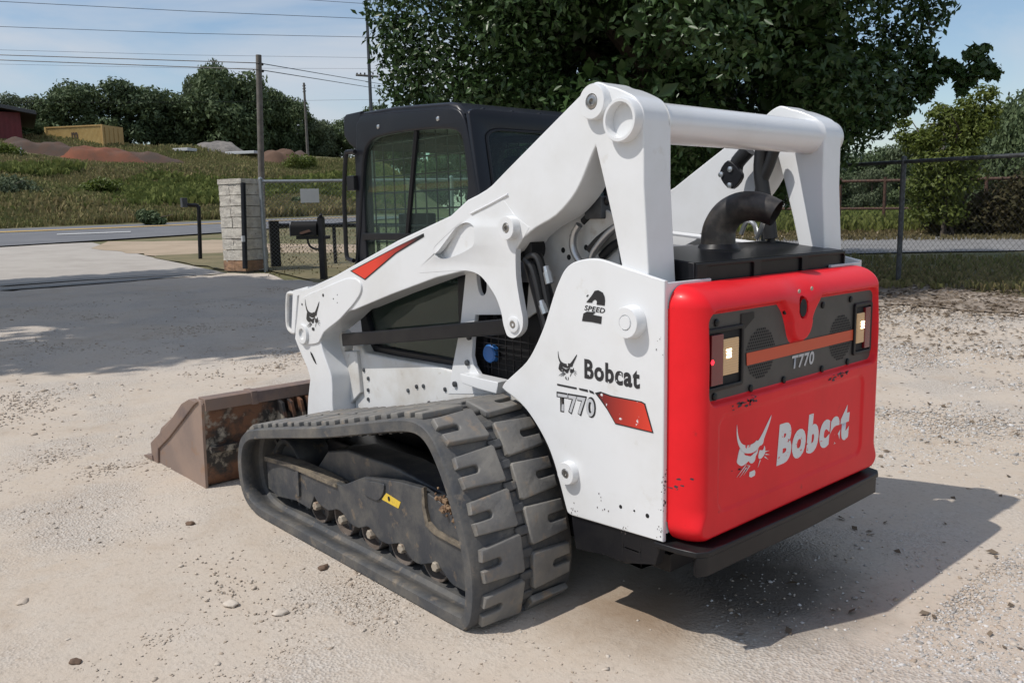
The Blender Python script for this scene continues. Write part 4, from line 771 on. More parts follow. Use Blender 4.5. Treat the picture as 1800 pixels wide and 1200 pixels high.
for A_ in ([(1.562, 1.766), (1.626, 1.768), (1.65, 1.75), (1.683, 1.567), (1.689, 1.394), (1.69, 1.263), (1.67, 1.234), (1.621, 1.227)],):
    tube('grab_bar', [(x, .47, z) for x, z in cr(A_, 4)], .0115, blackp, cab, 8)
box('door_hinge', 1.579, 1.649, .43, .475, 1.579, 1.652, blackp, cab, .004)
# --- tracks
PATH = [(.10, .002), (.50, .002), (1.0, .002), (1.45, .002), (1.66, .004), (1.775, .030), (1.842, .09), (1.868, .18), (1.864, .275), (1.825, .360), (1.755, .412), (1.66, .442), (1.372, .500), (1.016, .568), (.70, .640), (.45, .697), (.33, .715), (.255, .705), (.20, .672), (.156, .622), (.112, .555), (.078, .49), (.048, .42), (.020, .345), (.0, .27), (-.008, .20), (-.005, .12), (.012, .050), (.045, .012)]
dense = cr(PATH, 16, True); A_ = np.array(dense); seg = np.linalg.norm(np.roll(A_, -1, 0)-A_, axis=1); cum = np.concatenate([[0], np.cumsum(seg)]); LEN = cum[-1]
def at_s(s):
    s = s % LEN; i = int(np.searchsorted(cum, s, 'right')-1); f = (s-cum[i])/seg[i]; p = A_[i]*(1-f)+A_[(i+1) % len(A_)]*f; return p
def frame_s(s):
    p = at_s(s); t = at_s(s+.02)-at_s(s-.02); t /= np.linalg.norm(t); n = np.array([t[1], -t[0]])   # outward for this winding
    return p, t, n
NL = 28; PITCH = LEN/NL
# one C-shaped lug, along x = path, y = across (outer side is -y here), z = outward
lug_loop = [(-.058, -.090), (-.017, -.094)]+cr([(-.0145, -.091), (-.0145, -.022), (-.0095, -.009), (0, -.005), (.0095, -.009), (.0145, -.022), (.0145, -.091)], 2)+[(.017, -.094), (.058, -.090), (.069, .086), (.061, .095), (-.061, .095), (-.069, .086)]
lug_me = plate_mesh([lug_loop], -.006, .021, 'z', .006, 2); lug_me.materials.append(rubber_lug)
lug_me.polygons.foreach_set('use_smooth', [True]*len(lug_me.polygons)); lug_me.set_sharp_from_angle(angle=R(35))
for s in (1, -1):
    yc = .8065*s; W = .2435
    bm = bmesh.new(); NS = 260; secs = []
    half = [(W-.008, 0), (W, -.006), (W, -.044), (W-.012, -.050), (W-.060, -.040), (W-.085, -.020), (W-.105, -.020), (W-.118, -.036), (W-.195, -.036), (W-.205, -.026)]; prof = half+[(-q, h_) for q, h_ in half[::-1]]; NP = len(prof)
    for i in range(NS):
        p, t, n = frame_s(LEN*i/NS); secs.append([bm.verts.new((p[0]+n[0]*h_, yc+q, p[1]+n[1]*h_)) for q, h_ in prof])
    for i in range(NS):
        a_, b_ = secs[i], secs[(i+1) % NS]
        for k in range(NP): bm.faces.new((a_[k], a_[(k+1) % NP], b_[(k+1) % NP], b_[k]))
    track = link('rubber_track', fin(bm), rubber, LD, 40)
    tag(track, 'dusty left rubber track with worn tread' if s > 0 else 'right rubber track, mostly hidden by the body')
    bm = bmesh.new(); bm2 = bmesh.new()
    for k in range(NL*2):
        p, t, n = frame_s(PITCH*k/2+.02)
        M4 = Matrix(((t[0], 0, n[0], p[0]), (0, 1, 0, yc), (t[1], 0, n[1], p[1]), (0, 0, 0, 1)))
        for v in bm_box(bm, -.016, .016, -.034, .034, -.004, .014 if k % 2 else .010): v.co = M4 @ v.co
        for yy in (-.055, .055):
            for v in bm_box(bm2, -.010, .010, yy-.014, yy+.014, -.075, -.03): v.co = M4 @ v.co
    tag(link('centre_rib', fin(bm, .004, 1), rubber, track), kind='stuff'); tag(link('drive_tooth', fin(bm2), rubber, track), kind='stuff')
    bm = bmesh.new()
    for k in range(NL):
        p, t, n = frame_s(PITCH*(k+.25)+.02+PITCH/4)
        M4 = Matrix(((t[0], 0, n[0], p[0]), (0, 1, 0, yc), (t[1], 0, n[1], p[1]), (0, 0, 0, 1)))
        vs = [bm.verts.new(M4 @ Vector((a_, b_, .0012))) for a_, b_ in ((-.022, -.030), (.022, -.030), (.022, .030), (-.022, .030))]; bm.faces.new(vs)
    tag(link('drive_window', fin(bm), darkhole, track, 0), kind='stuff')
    for side in (1, -1):
        for k in range(NL):
            p, t, n = frame_s(PITCH*(k+(.5 if side < 0 else 0))+.01)
            o = bpy.data.objects.new('tread_lug', lug_me); COL.objects.link(o); o.parent = track
            sg = -side*s     # slot opens towards the track's edge
            yy = yc+side*s*.117
            if sg < 0: m = Matrix(((-t[0], 0, n[0], p[0]), (0, -1, 0, yy), (-t[1], 0, n[1], p[1]), (0, 0, 0, 1)))
            else: m = Matrix(((t[0], 0, n[0], p[0]), (0, 1, 0, yy), (t[1], 0, n[1], p[1]), (0, 0, 0, 1)))
            o.matrix_local = m
    plate('track_housing', [(.28, .66), (.70, .585), (1.37, .44), (1.45, .2), (.28, .2)], .51*s, .545*s, blackp, LD, bevel=.004)
    # undercarriage
    ro = .95; sg = s
    fl = [(1.751, 0.266), (1.494, 0.293), (1.221, 0.286), (1.021, 0.286), (0.829, 0.368), (0.574, 0.406), (0.428, 0.415), (0.313, 0.391), (0.211, 0.361), (0.119, 0.215), (0.104, 0.111), (0.164, 0.08), (0.238, 0.082)]+cr([(0.259, 0.089), (0.31, 0.123), (0.364, 0.129), (0.439, 0.101), (0.497, 0.1), (0.546, 0.128), (0.593, 0.143), (0.66, 0.119), (0.728, 0.117), (0.782, 0.139), (0.825, 0.152), (0.895, 0.125), (0.974, 0.13), (1.019, 0.157), (1.072, 0.164), (1.149, 0.139), (1.236, 0.15), (1.275, 0.176)], 2)+[(1.321, 0.101), (1.459, 0.109), (1.639, 0.085), (1.748, 0.103)]
    uc = plate('track_frame', fl, (ro-.03)*s, ro*s, framem, LD, bevel=.004)
    plate('frame_beam', [(1.406, 0.239), (1.258, 0.381), (1.079, 0.421), (0.72, 0.426), (0.373, 0.392), (0.236, 0.34), (0.225, 0.209), (0.498, 0.13), (1.008, 0.142), (1.415, 0.152)], .72*s, .88*s, framem, uc, bevel=.012)
    plate('frame_top_edge', [(1.75, 0.272), (1.482, 0.295), (1.22, 0.294), (1.06, 0.285), (1.052, 0.271), (1.223, 0.269), (1.497, 0.27), (1.753, 0.247)], (ro-.06)*s, (ro+.012)*s, dustyedge, uc, bevel=.003)
    plate('frame_gusset', [(1.427, 0.264), (1.398, 0.276), (1.402, 0.148), (1.431, 0.135)], (ro-.002)*s, (ro+.012)*s, framem, uc, bevel=.002)
    plate('access_cover', cr([(0.824, 0.347), (0.787, 0.362), (0.692, 0.374), (0.668, 0.37), (0.679, 0.332), (0.715, 0.296), (0.754, 0.289), (0.82, 0.293), (0.84, 0.313)], 2, True), (ro-.001)*s, (ro+.008)*s, framem, uc, bevel=.003)
    yl_ = [(0.662, 0.338), (0.561, 0.325), (0.579, 0.294), (0.698, 0.303)]
    if s > 0: flat('warning_label', [yl_], 'y', ro+.0012, yellow, uc); flat('warning_print', [[(sum(q[0] for q in yl_)/4+.018+.008*math.cos(k), sum(q[1] for q in yl_)/4+.004+.011*math.sin(k)) for k in range(6)]], 'y', ro+.0028, darkhole, uc)
    plate('rear_guard', [(0.399, 0.424), (0.384, 0.429), (0.381, 0.356), (0.363, 0.298), (0.321, 0.278), (0.073, 0.255), (0.068, 0.242), (0.329, 0.258), (0.382, 0.277), (0.4, 0.345)], (ro-.002)*s, (ro+.014)*s, dustyedge, uc, bevel=.002)
    for c_ in ((1.30, 0), (1.075, 0), (.848, 0), (.62, 0), (.395, 0)):
        xr_ = c_[0]
        lathe('roller', 'y', (xr_, .905*s, .121), [(-.10*s, .05), (-.10*s, .084), (-.06*s, .088), (0, .088), (.008*s, .086), (.007*s, .079), (-.03*s, .072), (-.035*s, .03), (-.035*s, 0)], rollm, uc, 24)
    for c_ in [(1.252, 0.136), (1.026, 0.128), (0.795, 0.127), (0.564, 0.132), (0.336, 0.126), (0.09, 0.157)]:
        lathe('bolt', 'y', (c_[0], (ro-.004)*s, c_[1]), [(-.01*s, .020), (.014*s, .020), (.018*s, .017), (.018*s, 0)], boltm, uc, 6, 20)
    idl = lathe('idler', 'y', (1.665, .7955*s, .212), [(-.09*s, .10), (-.09*s, .145), (-.08*s, .150), (.08*s, .150), (.09*s, .145), (.085*s, .125), (.06*s, .115), (.06*s, .05), (.09*s, .045), (.09*s, 0)], framem, uc, 30)
    # sprocket
    sc = [(.30+(.172+(.018 if k % 2 == 0 else -.006))*math.cos(math.pi*k/17+.1), .45+(.172+(.018 if k % 2 == 0 else -.006))*math.sin(math.pi*k/17+.1)) for k in range(34)]
    spk = plate('sprocket', cr(sc, 2, True), .78*s, .81*s, framem, uc, bevel=.004)
    lathe('sprocket_hub', 'y', (.30, .81*s, .45), [(-.25*s, .10), (0, .13), (.02*s, .125), (.035*s, .08), (.045*s, .05), (.045*s, 0)], framem, spk, 24)
    bm = bmesh.new()
    m0, m1 = [(0.313, 0.405), (0.095, 0.319)]
    for k in range(90):
        q = (random.uniform(-.0, 1)); c_ = (m0[0]+(m1[0]-m0[0])*q+random.gauss(0, .010), (.945+random.gauss(0, .014))*s, m0[1]+(m1[1]-m0[1])*q+random.gauss(0, .012)); ro_ = random.uniform(.004, .013)
        r_ = bmesh.ops.create_icosphere(bm, subdivisions=1, radius=ro_)
        for v in r_['verts']: v.co = Vector(c_)+v.co*random.uniform(.7, 1.3)
    tag(link('packed_mud', fin(bm), mud, uc, 0), kind='stuff')
    box('track_axle', .1, 1.5, .42*s if s > 0 else -.75, .75 if s > 0 else -.42, .22, .38, blackp, uc, .02)
# --- bucket
BW = 1.06
bk = plate('bucket', [(2.262, .475), (2.275, .30), (2.285, .08), (2.31, .012), (2.36, 0.0), (3.03, 0.0), (3.03, .016), (2.37, .018), (2.33, .03), (2.31, .09), (2.295, .30), (2.285, .475)], -BW+.01, BW-.01, rustdark, LD, bevel=.002)
for s in (1, -1):
    sp = plate('side_plate', [(2.262, .47), (2.275, .30), (2.288, .0), (3.08, .0), (3.085, .05), (3.015, .112), (2.914, .229), (2.452, .455), (2.33, .492), (2.28, .49)], (BW-.016)*s, BW*s, rustside, bk, bevel=.002)
    plate('side_rim', [(2.988, -0.014), (2.963, 0.094), (2.763, 0.201), (2.563, 0.324), (2.349, 0.456), (2.297, 0.483), (2.408, 0.482), (2.523, 0.439), (2.764, 0.279), (3.086, 0.109), (3.085, 0.026), (3.06, -0.033)], (BW-.03)*s, (BW+.012)*s, rust, bk, bevel=.004)
    plate('wear_corner', [(3.05, .006), (3.20, .003), (3.20, .012), (3.06, .035)], (BW-.12)*s, (BW+.02)*s, rust, bk, bevel=.001)
plate('cutting_edge', [(2.98, .001), (3.18, .001), (3.185, .006), (2.99, .022)], -BW, BW, rust, bk, bevel=.002)
lip = plate('top_lip', [(2.245, .435), (2.252, .497), (2.275, .503), (2.34, .500), (2.34, .488), (2.29, .485), (2.27, .435)], -BW+.016, BW-.016, rust, bk, bevel=.003)
ly = 0.765
plate('weld_seam', [(2.240, .43), (2.247, .502), (2.28, .508), (2.345, .505), (2.345, .484), (2.28, .48), (2.276, .43)], ly-.02, ly+.02, rust, bk, bevel=.005)
for yy in [q[0] for q in [(0.622, 0.429), (0.567, 0.42), (0.507, 0.411), (0.453, 0.402)]]:
    for s in (1, -1): plate('back_rib', [(2.27, .44), (2.20, .42), (2.17, .34), (2.19, .12), (2.29, .02)], yy*s-.010, yy*s+.010, rustdark, bk, bevel=.003)
plate('back_bar', [(2.245, .20), (2.245, .23), (2.285, .235), (2.285, .195)], -BW+.03, BW-.03, rustdark, bk, bevel=.004)
bt = plate('attachment_plate', [(1.99, .12), (2.16, .10), (2.20, .30), (2.16, .44), (2.05, .46), (1.96, .40)], -.48, .48, blackp, LD, bevel=.01)
for s in (1, -1): tube('tilt_cylinder', [(2.02, .36*s, .38), (1.72, .36*s, .62)], .035, blackp, bt, 12)

# ------------------------------------------------------------------ gate side: pillar, fence, mailbox
px0 = Vector((15.75, -5.36, 0.35)); pz = 2.32; pang = R(20)
pil = thing('stone_pillar', 'square pillar of stacked pale limestone blocks at the driveway entrance', 'pillar', px0, pang)
HWp, nr = .335, 8; top_z = pz-px0.z; rowh = (top_z-.10)/nr
def rough_stone(lx, ly, lz, seed):
    bm = bmesh.new(); bm_box(bm, -lx/2, lx/2, -ly/2, ly/2, 0, lz); bmesh.ops.subdivide_edges(bm, edges=bm.edges, cuts=2, use_grid_fill=True)
    for v in bm.verts: v.co += Vector((noise.noise(v.co*9+Vector((seed, 0, 0))), noise.noise(v.co*9+Vector((0, seed, 0))), .4*noise.noise(v.co*9+Vector((0, 0, seed)))))*.018
    return fin(bm)
box('mortar_core', -HWp+.05, HWp-.05, -HWp+.05, HWp-.05, -.05, top_z-.1, mortar, pil, 0)
sm_ = [rough_stone(HWp*2*.52-.012, .30, rowh-.014, k) for k in range(5)]; sl_ = [rough_stone(HWp*2-.02, .30, rowh-.014, 9+k) for k in range(3)]
for r_ in range(nr):
    z = r_*rowh
    for side in range(4):
        a = side*math.pi/2+(0 if r_ % 2 else 0)
        two_ = (r_+side) % 2
        for q in ((-.26, .26) if two_ else (0,)):
            me = (sm_[(r_*3+side+(q > 0)) % 5] if two_ else sl_[(r_+side) % 3])
            o = bpy.data.objects.new('stone', me); COL.objects.link(o)
            if not me.materials: me.materials.append(stonem)
            o.parent = pil; l = HWp-.15+random.uniform(-.008, .008); t = q*HWp*2*.97*.98
            o.location = (math.cos(a)*l-math.sin(a)*t, math.sin(a)*l+math.cos(a)*t, z+(.004 if side % 2 else 0)); o.rotation_euler = (0, 0, a+math.pi/2+random.uniform(-.015, .015))
            if side % 2 == 1: o.scale = (.98, 1, .985)
            if r_ == 0 and side in (1, 2):
                o.data = me.copy(); o.data.materials.clear(); o.data.materials.append(stoneb)
cap_ = link('cap_stone', rough_stone(HWp*2+.03, HWp*2+.03, .11, 31), stonem, pil); cap_.location = (0, 0, top_z-.105)
q0, q1 = [(15.14, -5.13, 2.22), (14.94, -4.96, 0.43)]
t = tube('gate_post', [q0, q1], .055, blackp); tag(t, 'black steel post standing against the shaded face of the stone pillar', 'post')
latch_ = box('gate_latch', -.03, .03, -.03, .03, -.06, .06, signw, t); latch_.location = (14.81, -4.9, 1.06)
pp = [(19.9, -5.67, 1.95), (19.87, -5.75, 1.86), (19.8, -5.93, 1.85), (19.78, -5.98, 1.8), (19.77, -5.99, 1.71), (19.79, -5.94, 0.36)]
kp = tube('keypad_post', cr(pp, 4), .05, blackp, None, 10); tag(kp, 'bent black pipe post with a small box at its tip beside the driveway', 'post')
bx = box('keypad_box', -.07, .07, -.07, .07, -.12, .12, galvd, kp, .01); bx.location = (19.9, -5.67, 1.92)
# left chain link fence
FA, FB = Vector((15.26, -5.58, 0.34)), Vector((12.15, -12.08, 0.38)); ftz = 2.26; ftz2 = 2.27
def chain_fence(name, label, A, B, za, zb, posts, rail_r, mat_rail, mesh_mat, pitch=.075, wr=.0022, low=.05):
    t = thing(name, label, 'fence', A); A = Vector(A); B = Vector(B); Lx = Vector((B.x-A.x, B.y-A.y, 0)); ln = Lx.length; d = Lx/ln
    def P(s, f): 
        x, y = A.x+d.x*s, A.y+d.y*s; g = terr(x, y); zt = za+(zb-za)*s/ln; return Vector((x-A.x, y-A.y, g+low+(zt-g-low)*f-A.z))
    tube('top_rail', [P(0, 1), P(ln, 1)], rail_r, mat_rail, t, 8)
    for s in posts: 
        p = P(s, 1); q = P(s, 0); tube('post', [q-Vector((0, 0, .2)), p+Vector((0, 0, .05))], rail_r*1.35, mat_rail, t, 10); lathe('post_cap', 'z', p+Vector((0, 0, .05)), [(0, rail_r*1.5), (.03, rail_r*1.2), (.05, 0)], mat_rail, t, 10)
    bm = bmesh.new(); H = za-A.z
    k = -H
    off = Vector((-d.y, d.x, 0))*(rail_r+.004)
    while k < ln:
        for sg in (1, -1):
            a, b = (k, k+H) if sg > 0 else (k+H, k); s0, s1 = a, b; f0, f1 = 0., 1.
            if s0 == s1: continue
            def clip(s, so, fo, sn, fn):
                return fo+(fn-fo)*(s-so)/(sn-so)
            lo_, hi_ = max(0, min(s0, s1)), min(ln, max(s0, s1))
            if hi_-lo_ < .02: continue
            p0, p1 = P(lo_, clip(lo_, s0, f0, s1, f1))+off, P(hi_, clip(hi_, s0, f0, s1, f1))+off
            bm_tube(bm, [p0, p1], wr, 3, caps=False)
        k += pitch
    tag(link('chain_mesh', fin(bm), mesh_mat, t, 0), kind='stuff'); return t
wirez = M('galvanised_wire', (.20, .21, .21), .5, .4)
cf = chain_fence('chain_link_fence', 'galvanised chain link fence running from the stone pillar past the mailbox', FA, FB, ftz, ftz2, (0, 4.2, 8.4), .034, galv, wirez, .085, .0026)
sg_ = [(14.89, -6.32, 2.09), (14.7, -6.67, 2.1), (14.7, -6.66, 1.79), (14.9, -6.3, 1.79)]
d = Vector((FB.x-FA.x, FB.y-FA.y, 0)).normalized(); ctr = sum((Vector(p) for p in sg_), Vector())/4; w_ = (Vector(sg_[1])-Vector(sg_[0])).length; h_ = abs(sg_[3][2]-sg_[0][2])
s_ = box('sign', -w_/2, w_/2, -.006, .006, -h_/2, h_/2, signw, None, .002); s_.location = ctr+Vector((-d.y, d.x, 0))*-.03; s_.rotation_euler = (0, 0, math.atan2(d.y, d.x)); tag(s_, 'small white sign fixed behind the chain link mesh', 'sign')
# black gate beyond the fence
g0 = Vector((16.06, -6.22, 0.37)); g1 = Vector((15.47, -9.58, 0.41)); zz = 1.42
bg_ = thing('black_gate', 'black metal rail and posts just beyond the chain link fence', 'gate', g0)
dv = g1-g0; 
box('gate_stile', -.11, .11, -.05, .05, 0, zz-g0.z, blackp, bg_, .01).rotation_euler = (0, 0, math.atan2(dv.y, dv.x))
zr = 1.31-g0.z; zr2 = 1.24-g0.z
tube('gate_rail', [(0, 0, zr), (dv.x, dv.y, zr2)], .05, blackp, bg_, 8)
for f in (.42, .75): tube('gate_post', [(dv.x*f, dv.y*f, dv.z*f-.1), (dv.x*f, dv.y*f, zr+(zr2-zr)*f)], .045, blackp, bg_, 8)
# mailbox
mb = Vector((12.69, -5.55, 0.27)); mz = [1.46, 1.4, 1.12, 1.04, 1.51]
md = YAW+R(90)+R(-12)
mbx = thing('mailbox', 'black metal mailbox with a curved brace on a square black post', 'mailbox', mb, md)    # local +x points to the left of the picture
pw = .058; box('post', -pw, pw, -pw, pw, -.1, mz[0]-mb.z, blackp, mbx, .008)
lathe('post_finial', 'z', (0, 0, mz[0]-mb.z), [(0, pw), (.02, pw*1.2), (.03, .03), (.05, .035), (.07, .02), (.08, 0)], blackp, mbx, 12)
zb = mz[2]-mb.z; ht = (mz[1]-mz[2])
prof = [(-.11, 0), (.11, 0), (.11, ht*.55)]+[(.11*math.cos(math.pi*k/10), ht*.55+ht*.45*math.sin(math.pi*k/10)) for k in range(1, 10)]+[(-.11, ht*.55)]
mbm = M('matte_black', (.008, .008, .009), .7, spec=.2)
bxm = plate('mailbox_body', prof, pw, .60, mbm, mbx, 'x', bevel=.006); bxm.location = (0, 0, zb)
dr = plate('mailbox_door', [(a*1.07, b*1.04) for a, b in prof], .595, .615, galvd, mbx, 'x', bevel=.004); dr.location = (0, 0, zb-.003)
box('arm_board', -.16, .52, -.05, .05, zb-.07, zb-.004, blackp, mbx, .006)
fl_ = plate('flag', [(.16, .06), (.20, .10), (.40, .05), (.40, .015), (.36, .01)], -.122, -.114, rustpipe, mbx, 'y', bevel=.001); fl_.location = (0, 0, zb+.02)
fl2 = plate('flag', [(.16, .06), (.20, .10), (.40, .05), (.40, .015), (.36, .01)], .114, .122, rustpipe, mbx, 'y', bevel=.001); fl2.location = (0, 0, zb+.02)
tube('brace', [(x, 0, z) for x, z in cr([(.30, zb-.05), (.29, zb-.14), (.24, zb-.22), (.15, zb-.26), (.05, zb-.26)], 4)], .022, blackp, mbx, 8)
# ------------------------------------------------------------------ right fence, pipe fence
RA, RB = Vector((3.87, -10.99, 0.21)), Vector((1.61, -10.06, 0.16))
dd = (Vector((RA.x, RA.y))-Vector((RB.x, RB.y))).normalized(); Lf = (Vector((RA.x, RA.y))-Vector((RB.x, RB.y))).length
A0 = Vector((RB.x-dd.x*6, RB.y-dd.y*6, 0)); B0 = Vector((RA.x+dd.x*9, RA.y+dd.y*9, 0)); A0.z = terr(A0.x, A0.y); B0.z = terr(B0.x, B0.y)
zA, zB = 2.15, 2.1
sl = (zA-zB)/max(.1, Lf); 
cf2 = chain_fence('chain_link_fence', 'weathered chain link fence on grey posts to the right behind the loader', A0, B0, zB-sl*6.2, zA+sl*9, (6+Lf, 6+Lf-4.6, 6+Lf+3.6), .030, galvd, wirem, .095, .0020)
pf0, pf1 = Vector((13.52, -26.29, 0.75)), Vector((6.28, -27.08, 0.69)); pf = thing('pipe_fence', 'rusty two rail pipe fence across the green field', 'fence', pf0)
dv = pf1-pf0; z1, z2 = 2.4-pf0.z, 1.44-pf0.z; z1b, z2b = 2.24-pf0.z, 1.32-pf0.z
dv2 = Vector((dv.x, dv.y, 0))
tube('rail', [-dv2*.6+Vector((0, 0, z1*1.6-z1b*.6)), dv2*1.3+Vector((0, 0, z1b*1.3-z1*.3))], .05, rustpipe, pf, 8); tube('rail', [-dv2*.6+Vector((0, 0, z2*1.6-z2b*.6)), dv2*1.3+Vector((0, 0, z2b*1.3-z2*.3))], .045, rustpipe, pf, 8)
for f in (-.5, -.3, -.1, .10, .31, .52, .74, .95, 1.15):
    p = dv2*f; g = terr(pf0.x+p.x, pf0.y+p.y)-pf0.z; tube('post', [(p.x, p.y, g-.1), (p.x, p.y, z1+(z1b-z1)*f+.12)], .055, rustpipe, pf, 8)
# ------------------------------------------------------------------ poles and wires
def pole(name, label, u, r, vtop, rad, lean=0, arm=None, wires=True, mat=wood):
    p = Vector(AT_(u, r)); z = DRz(u, vtop, r); t = thing(name, label, 'utility pole', p)
    return t, p, z
pw_ = Vector((22.68, -9.07, 0.58)); zt1 = (22.58, -9.28, 6.35)
up1 = thing('utility_pole', 'weathered grey wooden pole rising behind the stone pillar', 'utility pole', pw_)
tube('shaft', [(0, 0, -.3), (zt1[0]-pw_.x, zt1[1]-pw_.y, zt1[2]-pw_.z)], [.105, .085], wood, up1, 12)
for k, v in enumerate([6.09, 5.89]): lathe('insulator', 'x', (zt1[0]-pw_.x, zt1[1]-pw_.y-.10, v-pw_.z), [(-.04, .03), (0, .045), (.04, .03), (.04, 0)], galvd, up1, 8)
p2 = Vector((60.9, -37.86, 3.37)); zt2 = 22.17
up2 = thing('utility_pole', 'tall slim pole with a crossarm at the left edge of the big tree', 'utility pole', p2)
tube('shaft', [(0, 0, -.3), (0, 0, zt2-p2.z)], [.17, .11], galvd, up2, 10)
za_ = 13.34-p2.z; tube('crossarm', [(-rt.x*1.15, -rt.y*1.15, za_+.06), (rt.x*.75, rt.y*.75, za_-.12)], .09, wood, up2, 8)
for q in (-1.05, -.75, -.4, .3, .7): lathe('insulator', 'z', (rt.x*q, rt.y*q, za_+.05), [(0, .05), (.14, .08), (.2, .03), (.2, 0)], galvd, up2, 8)
p3 = Vector((83.87, -44.2, 8.21)); zt3 = 16.13
up3 = thing('utility_pole', 'distant dark wooden pole standing in front of the tree line', 'utility pole', p3); tube('shaft', [(0, 0, -.3), (0, 0, zt3-p3.z)], [.17, .12], wood, up3, 8)
for q in (.3, .6, .9): lathe('insulator', 'x', (0, 0, zt3-p3.z-q), [(-.3, .06), (.3, .06), (.3, 0)], galvd, up3, 6)
p4 = Vector((20.61, -54.92, 1.22)); zt4 = 7.83
up4 = thing('utility_pole', 'distant pole with crossarms half hidden by trees on the right', 'utility pole', p4); tube('shaft', [(0, 0, -.3), (0, 0, zt4-p4.z)], [.15, .12], wood, up4, 8)
for q in (.4, 1.2): tube('crossarm', [(-rt.x*1.1, -rt.y*1.1, zt4-p4.z-q), (rt.x*1.1, rt.y*1.1, zt4-p4.z-q)], .07, wood, up4, 6)
def wire(label, pts, r, sag=0, group='overhead wires'):
    P = [Vector(p) for p in pts]; out = []
    for a, b in zip(P, P[1:]):
        for k in range(12): f = k/12; q = a.lerp(b, f); q.z -= 4*sag*f*(1-f); out.append(q)
    out.append(P[-1]); tag(tube('overhead_wire', out, r, wirem, None, 5), label, 'wire', group)
wire('upper of the two thick cables fixed to the grey wooden pole', [(35.85, 2.85, 7.5), (30.16, -3.98, 6.91), (22.49, -9.23, 6.1), (39.54, -24.85, 8.91), (53.9, -39.18, 11.13)], .014)
wire('lower of the two thick cables fixed to the grey wooden pole', [(35.85, 2.88, 7.27), (30.16, -3.96, 6.75), (22.5, -9.22, 5.91), (39.55, -24.84, 8.63), (53.91, -39.17, 10.83)], .014)
for (a, b, c, l) in ((2, 18, 34, 'second highest thin wire crossing the open sky'), (46, 58, 67, 'thin wire crossing the sky above the distant trees'), (88, 97, 103, 'faint thin wire just above the two thick cables'), (-30, -12, 9, 'highest thin wire at the top of the sky'), (116, 119, 121, 'faint thin wire just below the two thick cables'), (176, 178, 176, 'lowest thin wire, passing in front of the tree line')):
    wire(l, [Vector((72.84, 3.9, 5.25)), Vector((71.43, -11.77, 5.48)), Vector((67.42, -25.27, 5.53)), Vector((60.79, -38.03, 5.44))], .016) if False else None
WZ = lambda v: 0
ws = [[(75.81, 5.28, 16.63), (71.2, -12.89, 17.67), (66.48, -24.92, 17.78), (60.5, -38.48, 17.91), (36.14, -73.14, 17.19)], [(75.81, 5.49, 14.87), (71.24, -12.73, 15.89), (66.53, -24.81, 16.1), (60.53, -38.43, 16.44), (36.08, -73.16, 15.61)], [(75.8, 5.68, 13.3), (71.27, -12.58, 14.23), (66.57, -24.7, 14.45), (60.57, -38.37, 14.78), (36.02, -73.19, 13.83)], [(75.82, 5.09, 18.21), (71.17, -13.04, 19.24), (66.45, -25.01, 19.23), (60.47, -38.53, 19.09), (36.18, -73.11, 18.46)], [(75.79, 5.8, 12.33), (71.29, -12.48, 13.21), (66.6, -24.63, 13.45), (60.59, -38.34, 13.9), (35.99, -73.21, 12.88)], [(75.78, 6.12, 9.65), (71.34, -12.23, 10.46), (66.67, -24.45, 10.82), (60.65, -38.25, 11.37), (35.9, -73.25, 10.17)]]
for pts, l, r_ in zip(ws, ('second highest thin wire crossing the open sky', 'thin wire crossing the sky midway above the distant trees', 'faint thin wire just above the two thick cables', 'highest thin wire at the top of the sky', 'faint thin wire just below the two thick cables', 'lowest thin wire, crossing in front of the tree line'), (.021, .019, .011, .019, .009, .009)): wire(l, pts, r_)
# ------------------------------------------------------------------ far bank: barn, container, soil
bp = Vector((86.07, -15.08, 8.62)); ba = YAW+R(30.2+90)
barn = thing('red_barn', 'dark red metal barn with a low grey roof at the left edge', 'barn', bp, ba)    # local +x = picture left, +y = away... 
bz1 = 11.46-bp.z; bz0 = 7.3-bp.z-1.0
bxr = -1.0-0.62
box('wall', bxr, 9, -12, 0, bz0, bz1, barnred, barn, .02)
plate('roof', [(bxr-1.3, bz1-.25), (bxr-1.2, bz1+.1), (3, bz1+1.1), (10, bz1+.2), (10, bz1-.1), (3, bz1+.8)], -12.6, .9, roofm, barn, 'y', bevel=.02)
bm = bmesh.new()
for k in range(24): bm_box(bm, bxr+.1+k*.4, bxr+.16+k*.4, .0, .05, bz0, bz1)
tag(link('wall_rib', fin(bm), barnred, barn, 0), kind='stuff')
c0, c1, c2 = [(91.13, -19.93), (86.0, -23.61), (90.68, -27.08)]
c0, c1, c2 = Vector(c0), Vector(c1), Vector(c2); cz0 = 8.71-.1; czt = 10.79
ca = math.atan2((c1-c0).y, (c1-c0).x); cl = (c1-c0).length; cw = 2.44*1.25
ct_ = thing('shipping_container', 'long yellow shipping container standing on the grassy rise', 'container', (c0.x, c0.y, cz0), ca)
hh = czt-cz0; 
side_ = -1
bm = bmesh.new(); n_ = 44
